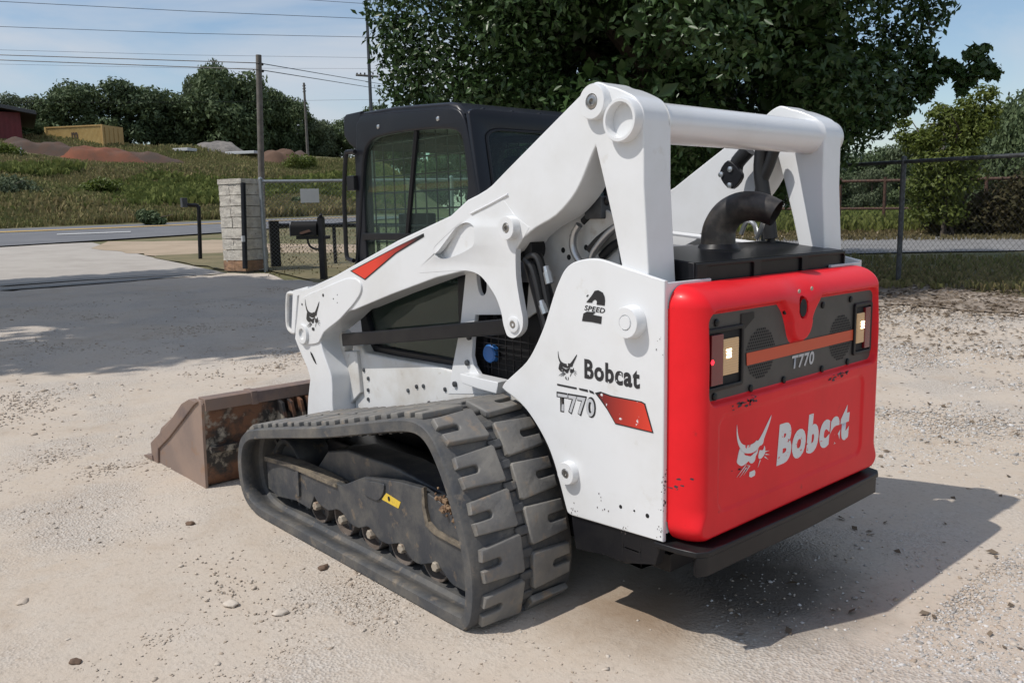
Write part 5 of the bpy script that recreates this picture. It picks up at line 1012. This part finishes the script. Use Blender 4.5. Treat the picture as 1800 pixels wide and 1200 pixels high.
# corrugated long wall facing the camera (local -y side or +y side)
ny = 1 if (Vector((-math.sin(ca), math.cos(ca))).dot(Vector((CAMX, CAMY))-c0) > 0) else -1
def corr(bm, x0, x1, y, n, out):
    P = []
    for k in range(n):
        a = x0+(x1-x0)*k/n; s = (x1-x0)/n
        P += [(a, 0), (a+s*.35, 0), (a+s*.5, -.045*out), (a+s*.85, -.045*out)]
    P.append((x1, 0)); lo = [bm.verts.new((p, y+q, .15)) for p, q in P]; hi = [bm.verts.new((p, y+q, hh-.12)) for p, q in P]
    for k in range(len(P)-1): bm.faces.new((lo[k], lo[k+1], hi[k+1], hi[k]))
corr(bm, .1, cl-.1, 0, n_, ny); link('side_wall', fin(bm), contm, ct_, 0)
box('end_wall', cl-.06, cl, -cw if ny > 0 else 0, 0 if ny > 0 else cw, .1, hh-.05, contdk, ct_, .01)
for k in range(4): tube('lock_rod', [(cl+.04, (-.35-.72*k*.9)*ny, .25), (cl+.04, (-.35-.72*k*.9)*ny, hh-.2)], .03, contdk, ct_, 6)
box('back_wall', 0, cl, (-cw-.02)*1 if ny > 0 else cw-.02, -cw+.05 if ny > 0 else cw+.02, .1, hh, contdk, ct_, .01); box('end_wall', 0, .05, -cw if ny > 0 else 0, 0 if ny > 0 else cw, .1, hh-.05, contm, ct_, .01)
box('roof', 0, cl, -cw if ny > 0 else 0, 0 if ny > 0 else cw, hh-.06, hh-.01, contdk, ct_, .01)
box('top_rail', 0, cl, -.06, .06, hh-.13, hh, contdk, ct_, .01); box('bottom_rail', 0, cl, -.06, .06, 0, .17, contm, ct_, .01)
for x in (0, cl): box('corner_post', x-.09, x+.09, -.08, .08, 0, hh, contdk if x else contm, ct_, .01)
xm = cl*0.455; wd_ = cl*.115
if ny > 0: o_, e_ = (xm+wd_, .02, hh*.38), (-1, 0, 0)
else: o_, e_ = (xm, -.02, hh*.38), (1, 0, 0)
text_on('line_lettering', 'm', (o_[0], o_[1], o_[2]), e_, (0, 0, 1), wd_, hh*.34, logob, ct_, .03); text_on('line_lettering', 'sc', (o_[0]+e_[0]*wd_*.08, o_[1], hh*.17), e_, (0, 0, 1), wd_*.8, hh*.16, logob, ct_, .03)
def mound(name, label, u, r, vbase, w, h, dep, mat, seed, group=None, cat='mound'):
    p = Vector(AT_tab[(u, r)]); V = []; F = []; na, nr_ = 44, 16
    o = None
    bm = bmesh.new(); vs = [bm.verts.new((0, 0, h))]; rings = []
    for j in range(1, nr_+1):
        f = j/nr_; ring = []
        for i in range(na):
            a = 2*math.pi*i/na; q = 1+.28*noise.noise(Vector((math.cos(a)*1.4+seed, math.sin(a)*1.4, 0)))
            x, y = math.cos(a)*w*f*q, math.sin(a)*dep*f*q; z = h*(1-sst(.35, 1, f))*(1+.45*noise.noise(Vector((x*.5+seed, y*.5, 1))))-.25*f+.32*noise.noise(Vector((x*1.3+seed, y*1.3, 2)))*(1-f)*min(1, f*4)
            X_, Y_ = rt.x*x+fwx*y, rt.y*x+fwy*y; z += terr(p.x+X_, p.y+Y_)-p.z
            ring.append(bm.verts.new((X_, Y_, z)))
        rings.append(ring)
    for i in range(na):
        bm.faces.new((vs[0], rings[0][i], rings[0][(i+1) % na]))
        for j in range(nr_-1): bm.faces.new((rings[j][i], rings[j+1][i], rings[j+1][(i+1) % na], rings[j][(i+1) % na]))
    o = link(name, fin(bm), mat, None, 60); o.location = p; return tag(o, label, cat, group)
fwx, fwy = math.cos(YAW), math.sin(YAW)
AT_tab = {(190, 84): (78.39, -21.1, 6.91), (95, 86): (81.44, -17.48, 7.61), (262, 86): (79.27, -24.95, 7.03), (500, 92): (79.9, -38.88, 7.27), (533, 93): (79.9, -41.03, 7.32), (395, 96): (86.07, -35.1, 8.44), (60, 84): (79.84, -15.54, 7.35), (330, 88): (79.99, -28.82, 7.16)}
mound('soil_mound', 'bright red clay mound below the yellow container', 190, 84, 0, 6.2, 1.05, 2.0, clay, 3)
mound('soil_mound', 'low dark bare soil bank between the barn and the red clay', 95, 86, 0, 5.4, .95, 1.8, dirtm, 7)
mound('soil_mound', 'long flat streak of dark soil to the right of the red clay', 262, 86, 0, 5.6, .75, 1.6, dirtm, 11)
mound('soil_mound', 'rounded reddish earth heap in front of the tree line', 500, 92, 0, 2.9, 1.25, 2.4, M('reddish_heap', (.13, .075, .048), .95, 0, (.095, .055, .036), .8, bump=.4, bscale=3), 15)
mound('soil_mound', 'smaller reddish heap touching the right side of a larger heap', 533, 93, 0, 1.9, .95, 2.0, dirtm, 19)
mound('gravel_heap', 'grey green gravel heap in front of the dark trees', 395, 96, 0, 3.8, 1.0, 2.4, gravelpile, 23)
for u, v, ww, l in ((335, 259, .9, 'small pale sheet lying on the grass rise left of the grey pole'), (437, 261, 1.7, 'flat white sheet lying on the rise just left of the grey pole')):
    p = Vector({335: (84.56, -30.87, 8.09), 437: (83.27, -36.5, 7.89)}[u]); o = box('pale_sheet', -ww, ww, -.8, .8, .05, .35, signw, None, .05); o.location = p+Vector((0, 0, .25)); o.rotation_euler = (0, 0, YAW+1.3); tag(o, l, 'sheet')
lp = Vector((74.09, -13.73, 6.25)); o = tube('leaning_pole', [lp, Vector((76.01, -14.3, 7.6))], .09, galv, None, 6); tag(o, 'thin pale pole leaning beside the red barn', 'pole')
# ------------------------------------------------------------------ grass on the bank and in the field
def tufts(name, n, a0, a1, rlo, rhi, h, mat, seed, wfac=.5, keep=None, blades=3):
    rg = np.random.default_rng(seed); V = []; F = []
    k = 0
    while k < n:
        az = rg.uniform(a0, a1); r = rlo+(rhi-rlo)*rg.random(); a = YAW+R(az); x, y = CAMX+r*math.cos(a), CAMY+r*math.sin(a)
        if keep and not keep(az, r, x, y): k += .2; continue
        k += 1; z = terr(x, y); q = noise.noise(Vector((x*.12, y*.12, seed)))
        hh_ = h*(.55+.9*max(0, q+.35))*rg.uniform(.6, 1.25)
        for b in range(blades):
            t = rg.uniform(0, 6.28); w_ = hh_*wfac*rg.uniform(.5, 1.1); c, s = math.cos(t)*w_/2, math.sin(t)*w_/2; lx, ly = rg.normal(0, .25)*hh_, rg.normal(0, .25)*hh_; i = len(V)
            bx_, by_ = x+rg.normal(0, .15)*h, y+rg.normal(0, .15)*h
            V += [(bx_-c*.5, by_-s*.5, z-.05), (bx_+c*.5, by_+s*.5, z-.05), (bx_+c+lx, by_+s+ly, z+hh_*rg.uniform(.6, 1)), (bx_-c+lx, by_-s+ly, z+hh_*rg.uniform(.7, 1.05))]; F.append((i, i+1, i+2, i+3))
    return tag(np_mesh(name, V, F, mat, None, 0), kind='stuff')
def rbank(az): return 62-(az-11)*.7
tufts('bank_grass', 42000, 7, 34, 46, 96, .50, grassm, 1, .24, lambda az, r, x, y: r > rbank(az)+1.5 and not (8.0 < az < 31 and 81.5 < r < 87 and az > 21.5), 3)
tufts('bank_weeds', 6500, 7, 34, 50, 84, .75, grassg, 2, .34, lambda az, r, x, y: r > rbank(az)+6 and noise.noise(Vector((x*.09, y*.09, 4))) > -.12 and not (az > 20 and r > 74), 5)
tufts('field_grass', 9000, -36, -14, 29.5, 60, .42, grassg, 3, .35, lambda az, r, x, y: True, 3)
tufts('verge_grass', 3000, -2, 17, 18, 46, .045, drygrass, 4, .6, lambda az, r, x, y: not (27 < r < 62 and az > 22), 2)
tufts('fence_line_grass', 2600, -36, -14, 14.2, 20.5, .13, grassm, 5, .4, lambda az, r, x, y: True, 3)
tufts('verge_grass', 2600, -36, -14, 25.8, 29.5, .16, drygrass, 6, .5, None, 2)
# ------------------------------------------------------------------ trees
def leaf_cloud(rg, blobs, n, size, shell=.55):
    B = np.array([b[:6] for b in blobs], float); vol = (B[:, 3]*B[:, 4]*B[:, 5])**.67; pick = rg.choice(len(B), n, p=vol/vol.sum())
    d = rg.normal(size=(n, 3)); d /= np.linalg.norm(d, axis=1)[:, None]; rad = shell+(1-shell)*rg.random(n)**.6; rad *= 1+.10*rg.normal(size=n)
    C = B[pick, :3]+d*B[pick, 3:6]*rad[:, None]
    nrm = d*.6+rg.normal(size=(n, 3))*.55+np.array([0, 0, .35]); nrm /= np.linalg.norm(nrm, axis=1)[:, None]
    t = np.cross(nrm, rg.normal(size=(n, 3))); t /= np.linalg.norm(t, axis=1)[:, None]; b = np.cross(nrm, t); s = size*rg.uniform(.5, 1.35, n)[:, None]
    V = np.stack([C-t*s, C-b*s*.48+nrm*s*.16, C+t*s-nrm*s*.12, C+b*s*.48+nrm*s*.16], 1).reshape(-1, 3)
    i = np.arange(n)[:, None]*4; F = np.concatenate([i+np.array([[0, 1, 2]]), i+np.array([[0, 2, 3]])], 1).reshape(-1, 3)
    return V, F
def crown_mesh_obj(name, rg, blobs, n, size, mat, parent, shell=.55):
    V, F = leaf_cloud(rg, blobs, n, size, shell); return np_mesh(name, V, F, mat, parent, 0)
def trunk_obj(rg, h, r, spread, parent, nl=6):
    bm = bmesh.new(); bm_tube(bm, [(0, 0, -.3), (.05*h*rg.normal()*.3, .02*h, h*.35), (.04*h*rg.normal(), .03*h*rg.normal(), h*.7), (0, 0, h*.95)], [r*1.25, r, r*.65, r*.25], 9)
    for k in range(nl):
        a = 6.28*k/nl+rg.uniform(-.4, .4); z = h*rg.uniform(.3, .6); l = spread*rg.uniform(.5, .85)
        bm_tube(bm, [(0, 0, z), (math.cos(a)*l*.5, math.sin(a)*l*.5, z+l*.35), (math.cos(a)*l, math.sin(a)*l, z+l*.55)], [r*.5, r*.3, r*.1], 6)
    return link('trunk', fin(bm), barkm, parent, 50)
# the big tree behind the loader
rg = np.random.default_rng(21)
bt_ = Vector((7.54, -9.35, 0.23)); big = thing('broadleaf_tree', 'large dense dark green broadleaf tree towering behind the loader', 'tree', bt_)
trunk_obj(rg, 9.5, .28, 4.5, big, 9)
blobs = []
TOPZ = 12.5
for k in range(165):
    a = rg.uniform(0, 6.28); f = rg.random()**.5; zf = rg.random(); z = 2.0+zf*10; R_ = 4.0*math.sin(math.pi*min(1, max(.06, (zf*.76+.24))))**.5
    rr_ = rg.uniform(.75, 1.35); x, y = math.cos(a)*R_*f, math.sin(a)*R_*f
    blobs.append((x, y, z, rr_, rr_, rr_*.8))
# outline lobes traced where the crown meets the sky
bl_px = [(2.27, 3.91, 4.52, 0.55), (2.21, 3.81, 4.03, 0.6), (2.16, 3.75, 3.54, 0.6), (2.11, 3.84, 3.18, 0.45), (1.5, 3.69, 4.07, 0.9), (1.46, 3.64, 3.37, 0.8), (0.69, 3.46, 3.2, 0.7), (0.34, 3.07, 3.28, 0.8), (-0.09, 2.75, 3.08, 0.6), (-3.76, -2.22, 4.39, 0.45), (-3.47, -2.09, 4.12, 0.6), (-3.26, -2.0, 3.71, 0.6), (-3.04, -1.9, 3.37, 0.6), (-2.74, -1.75, 2.94, 0.55), (-2.75, -1.76, 2.62, 0.4), (-2.29, -1.52, 2.32, 0.7), (-1.98, -1.35, 1.86, 0.5), (-2.03, 1.35, 2.35, 0.7), (-2.27, 0.82, 2.14, 0.7), (-1.36, 0.85, 1.85, 0.6), (-1.59, -1.11, 1.59, 0.5), (-0.54, 0.22, 1.62, 0.7), (0.09, 2.08, 2.53, 0.8), (-0.59, 2.27, 2.72, 0.6), (0.37, 1.66, 1.93, 0.7)]
for x, y, z, q in bl_px: blobs.append((x, y, z, q, q, q*.85))
crown_mesh_obj('crown', rg, blobs, 235000, .064, leaf_big, big, .25)
crown_mesh_obj('inner_crown', rg, [(x*.86, y*.86, 6.6+(z-6.6)*.9, q*.9, r_*.9, t*.9) for x, y, z, q, r_, t in blobs[:165]], 34000, .17, leaf_big, big, .0)
br = [(-4.36, -2.34, 3.54, 0.16), (-4.49, -2.39, 3.31, 0.22), (-4.29, -2.32, 3.16, 0.17), (-4.62, -2.44, 3.23, 0.13), (-4.52, -2.4, 3.6, 0.1), (-4.14, -2.26, 3.3, 0.16), (-3.99, -2.2, 3.4, 0.16), (-3.84, -2.14, 3.24, 0.22), (-3.68, -2.08, 3.56, 0.25), (-4.23, -2.29, 2.99, 0.1), (-3.25, -1.89, 2.99, 0.3), (-3.55, -2.02, 3.14, 0.26), (-3.49, -1.99, 2.79, 0.18), (-3.19, -1.86, 2.59, 0.22), (-3.74, -2.1, 2.99, 0.18)]
crown_mesh_obj('side_branch', rg, [(x, y, z, q, q, q*.8) for x, y, z, q in br], 2600, .075, leaf_big, big, .2)
bpts = [(-2.59, -1.62, 3.49), (-3.22, -1.93, 3.17), (-3.83, -2.19, 3.25), (-4.19, -2.34, 3.33), (-4.51, -2.45, 3.57)]
tube('side_limb', bpts, [.07, .05, .03, .018, .008], barkm, big, 6); tube('side_limb', [bpts[1], bpts[1], (-4.28, -2.37, 2.99)], [.03, .03, .01], barkm, big, 6)
# the tree outside the frame on the left whose shade lies on the yard
TL = thing('shade_tree', 'tall dark leafy tree standing left of the gravel yard, its shade falling across the gravel', 'tree', (14.0, 3.2, 0.2))
rgs = np.random.default_rng(5); trunk_obj(rgs, 7.5, .3, 4, TL, 7)
crown_mesh_obj('crown', rgs, [(max(-4.6, min(4.6, rgs.normal()*2.6)), max(-2.6, min(2.6, rgs.normal()*1.5)), 8.4+rgs.normal()*.8, rgs.uniform(.8, 1.4), rgs.uniform(.8, 1.4), rgs.uniform(.7, 1.0)) for k in range(90)], 52000, .17, leaf_big, TL, .3)
# distant trees: four crowns shared by many trees
protos = []
for k in range(5):
    rg = np.random.default_rng(40+k); bl = []
    for q in range(44):
        a = rg.uniform(0, 6.28); zf = rg.random(); R_ = (.55+.45*math.sin(math.pi*min(1, zf*.85+.12)))*(.72 if k % 2 else .9); f = rg.random()**.5; s_ = rg.uniform(.14, .30)
        bl.append((math.cos(a)*R_*f*.62, math.sin(a)*R_*f*.62, .06+.80*zf, s_, s_, s_*.62))
    V, F = leaf_cloud(rg, bl, 12000, .034, .45); me = bpy.data.meshes.new('crown'); o = np_mesh('crown', V, F, None, None, 0); protos.append(o.data); bpy.data.objects.remove(o)
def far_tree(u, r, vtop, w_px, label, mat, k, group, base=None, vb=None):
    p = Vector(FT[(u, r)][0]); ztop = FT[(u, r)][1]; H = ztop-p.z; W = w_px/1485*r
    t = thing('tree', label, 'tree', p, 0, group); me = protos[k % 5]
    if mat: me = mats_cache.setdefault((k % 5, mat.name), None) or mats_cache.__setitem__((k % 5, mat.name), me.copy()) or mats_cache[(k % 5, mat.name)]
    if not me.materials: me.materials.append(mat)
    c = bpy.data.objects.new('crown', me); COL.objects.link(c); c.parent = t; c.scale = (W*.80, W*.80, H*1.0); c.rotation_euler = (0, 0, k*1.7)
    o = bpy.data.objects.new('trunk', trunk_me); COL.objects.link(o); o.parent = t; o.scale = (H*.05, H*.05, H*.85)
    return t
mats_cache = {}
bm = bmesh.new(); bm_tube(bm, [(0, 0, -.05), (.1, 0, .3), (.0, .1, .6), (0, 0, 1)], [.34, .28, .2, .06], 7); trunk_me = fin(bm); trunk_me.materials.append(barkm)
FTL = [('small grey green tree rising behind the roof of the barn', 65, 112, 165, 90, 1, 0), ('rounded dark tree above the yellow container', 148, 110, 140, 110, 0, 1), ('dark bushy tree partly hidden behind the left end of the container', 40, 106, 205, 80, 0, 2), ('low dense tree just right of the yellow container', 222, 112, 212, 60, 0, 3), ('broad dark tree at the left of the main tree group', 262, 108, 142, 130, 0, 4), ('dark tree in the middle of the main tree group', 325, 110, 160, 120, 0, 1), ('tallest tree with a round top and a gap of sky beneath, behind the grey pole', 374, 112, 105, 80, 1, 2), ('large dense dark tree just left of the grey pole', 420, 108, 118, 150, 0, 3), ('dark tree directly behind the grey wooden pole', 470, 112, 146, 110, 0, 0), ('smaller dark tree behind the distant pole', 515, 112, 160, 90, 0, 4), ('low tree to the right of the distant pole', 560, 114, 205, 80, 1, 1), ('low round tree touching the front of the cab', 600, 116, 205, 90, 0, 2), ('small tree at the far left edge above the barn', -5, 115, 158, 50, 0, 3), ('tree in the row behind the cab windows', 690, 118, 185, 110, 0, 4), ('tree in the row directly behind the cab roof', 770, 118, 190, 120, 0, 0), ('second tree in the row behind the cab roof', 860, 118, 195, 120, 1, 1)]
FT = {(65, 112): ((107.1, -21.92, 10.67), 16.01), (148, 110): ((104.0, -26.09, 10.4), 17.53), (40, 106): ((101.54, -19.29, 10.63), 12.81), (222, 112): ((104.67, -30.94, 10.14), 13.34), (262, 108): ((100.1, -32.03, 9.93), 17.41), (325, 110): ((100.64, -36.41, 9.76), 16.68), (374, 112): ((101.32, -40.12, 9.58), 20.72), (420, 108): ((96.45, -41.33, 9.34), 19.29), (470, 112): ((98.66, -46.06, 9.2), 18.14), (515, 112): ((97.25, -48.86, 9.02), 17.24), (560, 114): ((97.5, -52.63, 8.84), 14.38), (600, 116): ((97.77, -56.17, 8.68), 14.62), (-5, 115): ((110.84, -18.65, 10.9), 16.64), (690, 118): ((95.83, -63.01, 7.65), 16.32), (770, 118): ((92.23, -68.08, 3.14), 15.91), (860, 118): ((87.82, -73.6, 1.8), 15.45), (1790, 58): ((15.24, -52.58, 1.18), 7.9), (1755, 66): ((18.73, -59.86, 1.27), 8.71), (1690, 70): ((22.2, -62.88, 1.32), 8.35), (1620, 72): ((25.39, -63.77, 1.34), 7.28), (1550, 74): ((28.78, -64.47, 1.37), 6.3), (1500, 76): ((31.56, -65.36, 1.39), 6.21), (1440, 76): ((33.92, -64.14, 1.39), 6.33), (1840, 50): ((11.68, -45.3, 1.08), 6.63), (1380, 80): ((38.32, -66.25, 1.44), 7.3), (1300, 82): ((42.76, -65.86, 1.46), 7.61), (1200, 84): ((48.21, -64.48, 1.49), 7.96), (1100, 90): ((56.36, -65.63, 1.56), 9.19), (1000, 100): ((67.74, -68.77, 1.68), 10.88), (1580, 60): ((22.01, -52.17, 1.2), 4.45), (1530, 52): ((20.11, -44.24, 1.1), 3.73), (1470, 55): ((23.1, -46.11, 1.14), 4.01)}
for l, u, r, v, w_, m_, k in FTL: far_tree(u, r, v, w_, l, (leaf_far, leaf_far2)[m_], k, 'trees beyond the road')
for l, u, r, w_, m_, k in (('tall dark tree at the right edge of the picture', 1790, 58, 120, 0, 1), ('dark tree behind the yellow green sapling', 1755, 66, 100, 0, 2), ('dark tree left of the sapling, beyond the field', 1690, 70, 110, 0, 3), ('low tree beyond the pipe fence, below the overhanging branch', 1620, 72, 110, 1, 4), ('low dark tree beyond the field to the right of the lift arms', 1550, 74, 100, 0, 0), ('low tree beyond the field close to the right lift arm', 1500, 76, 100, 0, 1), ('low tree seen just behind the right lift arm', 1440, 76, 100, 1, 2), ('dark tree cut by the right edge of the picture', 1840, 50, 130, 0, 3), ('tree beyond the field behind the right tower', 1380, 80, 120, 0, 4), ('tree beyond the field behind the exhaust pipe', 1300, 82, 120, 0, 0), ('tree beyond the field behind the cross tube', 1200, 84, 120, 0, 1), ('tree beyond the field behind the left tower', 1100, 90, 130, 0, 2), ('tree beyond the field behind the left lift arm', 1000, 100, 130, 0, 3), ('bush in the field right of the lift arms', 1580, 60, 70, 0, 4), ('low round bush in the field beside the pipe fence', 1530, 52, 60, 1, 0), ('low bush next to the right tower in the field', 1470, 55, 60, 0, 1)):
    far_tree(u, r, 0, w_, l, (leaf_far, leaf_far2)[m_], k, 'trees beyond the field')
# sapling and thicket behind the right fence
def bush(name, label, u_r, blobs, n, size, mat, h, cat='tree'):
    p = Vector(u_r); t = thing(name, label, cat, p); rg = np.random.default_rng(int(abs(p.x*7+p.y*3)) % 999); bm = bmesh.new()
    for k in range(4): bm_tube(bm, [(rg.normal()*.1, rg.normal()*.1, -.1), (rg.normal()*.3, rg.normal()*.3, h*.45), (rg.normal()*.5, rg.normal()*.5, h*.8)], [.05, .04, .012], 6)
    link('trunk', fin(bm), barkm, t, 50); crown_mesh_obj('crown', rg, blobs, n, size, mat, t, .25); return t
bs = [[(-0.75, -0.28, 3.9, 0.35), (-0.31, -0.12, 3.56, 0.45), (-0.07, -0.02, 3.18, 0.5), (0.45, 0.18, 2.83, 0.5), (0.85, 0.35, 2.61, 0.4), (1.13, 0.47, 2.87, 0.3), (-0.35, -0.13, 2.78, 0.5), (-0.73, -0.27, 3.06, 0.45), (-0.25, -0.09, 2.23, 0.6), (0.42, 0.17, 2.03, 0.65), (0.66, 0.27, 1.39, 0.6), (0.12, 0.05, 1.38, 0.7), (-0.41, -0.15, 1.67, 0.5), (0.56, 0.23, 0.74, 0.5), (-0.05, -0.02, 0.65, 0.5), (1.22, 0.51, 3.27, 0.25), (-0.91, -0.33, 3.43, 0.3), (0.35, 0.14, 3.45, 0.35)], [(0.49, 0.18, 0.46, 0.6), (-0.04, -0.01, 0.7, 0.7), (-0.56, -0.18, 1.0, 0.8), (-0.85, -0.27, 0.52, 0.7), (1.17, 0.44, 0.31, 0.4), (-1.19, -0.38, 1.3, 0.9), (-0.33, -0.11, 0.29, 0.5)]]
bush('sapling_tree', 'loose yellow green young tree behind the right chain link fence', (7.76, -22.9, 0.59), [(x, y, z, q, q, q*.8) for x, y, z, q in bs[0]], 9500, .075, leaf_yel, 4.2)
bush('thicket', 'dark tangled thicket below the young tree behind the right fence', (6.98, -23.72, 0.6), [(x, y, z, q*1.2, q, q*.7) for x, y, z, q in bs[1]], 6000, .08, leafm('thicket_leaf', (.035, .04, .015), (.10, .08, .04), .8, .2, .7, .2), 1.5, 'shrub')
for k, (l, p, b) in enumerate(zip(('leafy green bush on the grass bank above the road', 'pale grey green bush at the left of the bank', 'bright green bush beside the red barn', 'bright yellow green shrub near the distant pole', 'dark bush on the bank right of the grey pole', 'small dark bush at the roadside below the bank'), [(59.27, -15.26, 3.13), (56.63, -9.28, 2.9), (76.31, -12.9, 6.73), (75.38, -38.87, 6.35), (55.78, -28.87, 2.13), (45.61, -13.67, 1.28)], (1.2, 1.5, 1.2, 1.5, 1.0, .7))):
    rg = np.random.default_rng(70+k); bush('shrub', l, p, [(rg.normal()*b*.55, rg.normal()*b*.55, b*.45+rg.normal()*b*.18, b*.5, b*.5, b*.4) for q in range(9)], 2200, .13, (leaf_yel, leaf_far2, leaf_yel, leaf_yel, leaf_far, leaf_far)[k], b, 'shrub')
